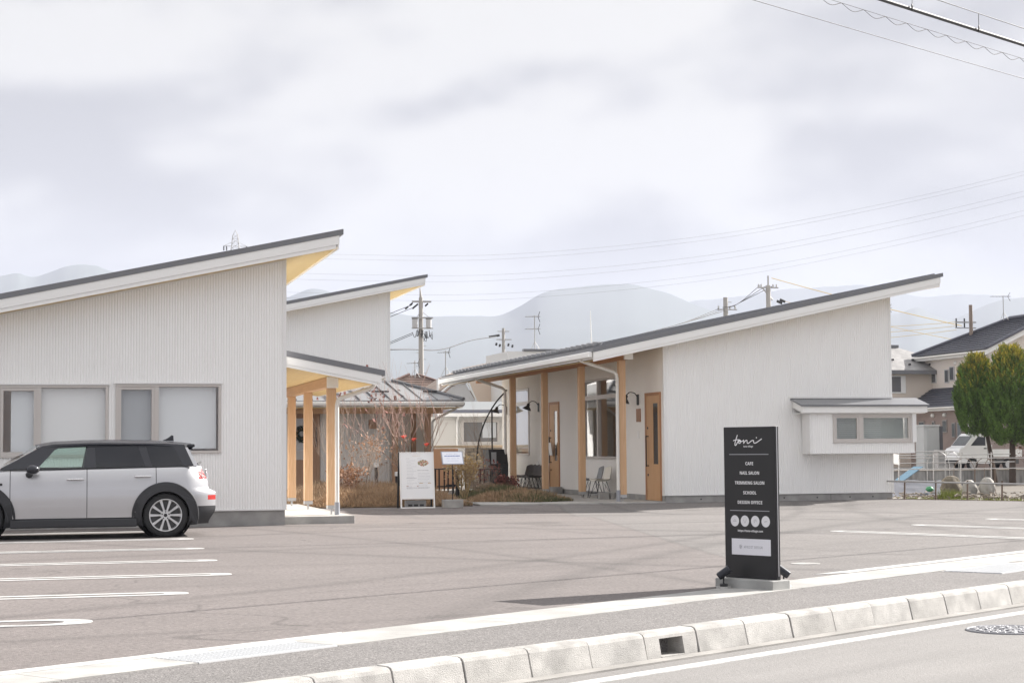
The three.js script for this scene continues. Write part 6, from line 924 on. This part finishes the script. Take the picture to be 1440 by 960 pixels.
for (const k of [0, 1, 2]) W('thin wire dropping left behind the mono-pitch roof', [[50.9 + k * 0.5, 12.2, -130.9], [45, 10.4, -125], [38, 8.8, -120]], 0.022, wireM, 4, 'wires dropping behind the roof');
for (const [l, h, d] of [['upper', 0, 0], ['upper', -1.0, 3], ['middle', -5.6, 0], ['middle', -7.0, 3], ['lower', -11.0, 0], ['lower', -12.4, 3]]) W('far ' + l + ' high-voltage line sagging across the sky', [[62, 57.0 + h, -498 - d], [78.9, 56.4 + h, -493.6 - d], [121.5, 56.0 + h, -482.6 - d], [179.5, 61.0 + h, -467 - d], [222, 68.5 + h, -455.5 - d], [264.6, 78.2 + h, -444 - d], [300, 88 + h, -434 - d]], 0.03, M(C(0.28, 0.29, 0.32), 0.8), 4, 'far ' + l + ' high-voltage pair');
{ // lattice pylon on the hillside
  const t = thing('pylon', 'far lattice pylon top showing above the left roof', 'pylon', [69.9, -1, -701]); const l = [], x = 69.9, z = -701, y0 = 60, y1 = 88.4, hw = y => lerp(3.2, 0.5, (y - 60) / 28); for (const sx of [-1, 1]) for (const sz of [-1, 1]) l.push(cyl([x + sx * 5, -1, z + sz * 5], [x + sx * 1.9, 78, z + sz * 1.9], 0.14, 0.12, 4), cyl([x + sx * 1.9, 78, z + sz * 1.9], [x + sx * 1.0, y1 - 2.2, z + sz * 1.0], 0.12, 0.1, 4), cyl([x + sx * 1.0, y1 - 2.2, z + sz * 1.0], [x, y1, z], 0.1, 0.05, 4));
  part(t, 'legs', l, galv); const b = []; for (let i = 0; i < 9; i++) { const a = 70 + i * 1.85, c = a + 1.85, w0 = lerp(2.2, 1.05, i / 9), w1 = lerp(2.2, 1.05, (i + 1) / 9); b.push(cyl([x - w0, a, z + w0], [x + w1, c, z + w1], 0.07, 0.07, 4), cyl([x + w0, a, z + w0], [x - w1, c, z + w1], 0.07, 0.07, 4), cyl([x - w0, a, z + w0], [x + w0, a, z + w0], 0.07, 0.07, 4)); } part(t, 'bracing', b, galv).userData.kind = 'stuff';
  for (const y of [82, 77.5]) part(t, 'arm', [cyl([x - 4.6, y, z], [x + 4.6, y, z], 0.12, 0.12, 4), cyl([x - 4.6, y, z], [x, y + 2.2, z], 0.08, 0.08, 4), cyl([x + 4.6, y, z], [x, y + 2.2, z], 0.08, 0.08, 4)], galv); for (const d of [-4.5, -3.4, 4.5]) part(t, 'insulator', cyl([x + d, 80.2, z], [x + d, 82, z], 0.25, 0.25, 5), mat.dark);
}
function aerial(label, x, y, z, h, boom, el) { const t = thing('tv_aerial', label, 'aerial', [x, y, z]); part(t, 'mast', cyl([x, y, z], [x, y + h, z], 0.022), galv); part(t, 'tripod', [cyl([x, y + 0.45, z], [x - 0.25, y, z + 0.1], 0.014, 0.014, 4), cyl([x, y + 0.45, z], [x + 0.25, y, z + 0.1], 0.014, 0.014, 4)], galv); for (const hy of el) { const b = part(t, 'boom', cyl([x - boom, y + hy, z], [x + boom * 0.6, y + hy + 0.04, z], 0.014, 0.014, 4), galv); const e = []; for (let i = 0; i < 7; i++) { const xx = x - boom + i * boom * 1.55 / 6; e.push(cyl([xx, y + hy, z - 0.16], [xx, y + hy, z + 0.16], 0.008, 0.008, 4)); } e.push(cyl([x + boom * 0.4, y + hy, z], [x + boom * 0.62, y + hy + 0.24, z], 0.014, 0.014, 4), cyl([x + boom * 0.4, y + hy, z], [x + boom * 0.62, y + hy - 0.24, z], 0.014, 0.014, 4)); part(b, 'elements', e, mat.dark).userData.kind = 'stuff'; } }
aerial('tall mast aerial with two booms on the white flat-topped building', 20.8, 5.6, -76, 1.6, 0.4, [1.0, 1.55]); aerial('single-boom aerial on the hipped house', 46.3, 7.05, -93.1, 2.2, 0.75, [2.15]); aerial('single-boom aerial on the ridge of the dark tiled house', 50.4, 8.1, -87, 1.35, 0.7, [1.3]); aerial('small aerial over the barn-like house', 17.4, 4.6, -79, 1.2, 0.35, [1.1]); aerial('low aerial left of the barn-like house', 18.2, 5.0, -90, 0.9, 0.4, [0.75]);
single('whip_antenna', 'thin white whip antenna behind the colonnade roof', 'aerial', cyl([22.08, 5.6, -71.6], [22.04, 7.1, -71.6], 0.03, 0.012), mat.white, { base: [22.08, 5.6, -71.6] });
// cables over the street, high above the lot
const onCable = (x0, z0, h, t) => [x0 + 0.857 * t, h, z0 - 0.515 * t];
{
  const span = (x, z, h, s, r, label) => { const p = []; for (let i = -6; i <= 6; i++) { const t = i * 6; const q = onCable(x, z, h + s * (t / 36) ** 2, t); p.push(q); } return W(label, p, r, wireM, 6); };
  span(10.9, -17.95, 5.80, 0.5, 0.022, 'thick black telephone cable over the parking lot'); span(10.9, -17.9, 5.97, 0.5, 0.005, 'messenger wire just above the thick telephone cable'); span(10.4, -19.0, 5.90, 0.5, 0.004, 'thin twisted wire below the looped cable');
  const t = thing('looped_cable', 'thin cable hung in small loops from a wire over the lot', 'cable', onCable(10.55, -18.5, 5.95, 0)); const h = u => 5.93 + 0.5 * (u / 36) ** 2, l = []; for (let i = -14; i < 26; i++) { const u = i * 0.42, a = onCable(10.55, -18.5, h(u), u), b = onCable(10.55, -18.5, h(u) - 0.055, u + 0.21), c = onCable(10.55, -18.5, h(u + 0.42), u + 0.42); l.push(tube([a, b, c], 0.0038, 4, 10)); } part(t, 'loops', l, wireM).userData.kind = 'stuff'; part(t, 'carrier_wire', tube([-36, -24, -12, 0, 12, 24, 36].map(u => onCable(10.55, -18.5, h(u), u)), 0.003, 4, 60), wireM);
  for (let i = 0; i < 7; i++) { const u = -4 + i * 1.35, p = onCable(10.9, -17.93, 5.81 + 0.5 * (u / 36) ** 2, u), q = onCable(10.9, -17.93, 5.98 + 0.5 * (u / 36) ** 2, u); single('cable_hanger', 'wire loop hanger on the thick telephone cable', 'hanger', [new THREE.TorusGeometry(0.035, 0.008, 5, 12).rotateY(1.03).translate(...p), cyl(p, q, 0.004, 0.004, 4)], wireM, { base: p, group: 'hangers along the telephone cable' }); }
}
W('service cable high over the lot towards the left shop', [[-10, 11.4, -27.2], [8, 11.0, -28.9], [22, 10.9, -30.3], [36, 11.4, -31.8], [60, 12.2, -34.2]], 0.032);
// ---------------------------------------------------------------- mountains
function ridge(label, pts, depth, seed, col, far, low = 1) {
  pts = pts.map(p => [p[0] * far, 1.27 + (p[1] - 1.27) * far * low, p[2] * far]);
  const N = 260, rows = 26, P = [], crest = new THREE.CatmullRomCurve3(pts.map(p => V(...p)), false, 'centripetal'); for (let i = 0; i <= N; i++) { const c = crest.getPoint(i / N); P.push([c.x, c.y * (1 + 0.030 * (fbm(c.x / 130 + 60, 1.5, seed, 5) - 0.5)), c.z]); }
  const at2 = (i, j) => { const s = j / rows, d = 1 - depth * (1 - s), h = Math.pow(s, 0.8) * (1 - 0.20 * (1 - s) * 2 * fbm(P[i][0] * d / 520 + 40, P[i][2] * d / 520 + 40, seed + 2, 3)); return [P[i][0] * d, P[i][1] * h - 2, P[i][2] * d]; };
  const vp = [], ix = []; for (let i = 0; i <= N; i++) for (let j = 0; j <= rows; j++) vp.push(...at2(i, j)); for (let i = 0; i < N; i++) for (let j = 0; j < rows; j++) { const k = i * (rows + 1) + j, m = k + rows + 1; ix.push(k, m, m + 1, k, m + 1, k + 1); }
  const g = new THREE.BufferGeometry(); g.setAttribute('position', new THREE.Float32BufferAttribute(vp, 3)); g.setIndex(ix); g.computeVertexNormals(); uvMetres(g); struct('mountain', g, M(col, 1), { label });
}
ridge('hazy mountain above the left roof', [[-900, 420, -5330], [-500, 455, -5270], [-256, 477, -5212], [-140, 504, -5180], [-91, 511, -5167], [-53, 501, -5158], [-4, 515, -5145], [44, 530, -5131], [112, 532, -5113], [151, 517, -5104], [180, 511, -5097], [248, 489, -5081], [442, 431, -5034], [700, 380, -4980]], 0.4, 2, C(0.058, 0.076, 0.070), 0.9);
ridge('hazy blue mountain behind the shops', [[500, 430, -6050], [716, 504, -5993], [771, 520, -5978], [855, 550, -5954], [948, 526, -5931], [1088, 474, -5898], [1181, 454, -5875], [1320, 456, -5839], [1459, 459, -5803], [1529, 490, -5783], [1598, 528, -5762], [1691, 546, -5737], [1807, 557, -5706], [1900, 556, -5682], [1993, 534, -5659], [2121, 480, -5629], [2273, 443, -5592], [2505, 429, -5533], [2691, 437, -5484], [2765, 451, -5464], [2830, 472, -5446], [2876, 450, -5435], [2935, 430, -5421], [2993, 449, -5405], [3074, 484, -5382], [3178, 500, -5353], [3317, 518, -5316], [3700, 530, -5200]], 0.4, 5, C(0.058, 0.076, 0.070), 0.79);
ridge('faint far mountain range', [[700, 820, -9600], [1133, 861, -9485], [1391, 814, -9421], [1796, 772, -9319], [2311, 730, -9187], [3046, 800, -8992], [3339, 870, -8911], [3523, 887, -8862], [3780, 923, -8793], [4001, 940, -8735], [4148, 946, -8696], [4332, 918, -8650], [4516, 879, -8605], [4737, 892, -8547], [5031, 867, -8472], [5252, 858, -8415], [5800, 840, -8200]], 0.2, 8, C(0.058, 0.076, 0.070), 0.68, 0.91);
renderer.render(scene, camera);
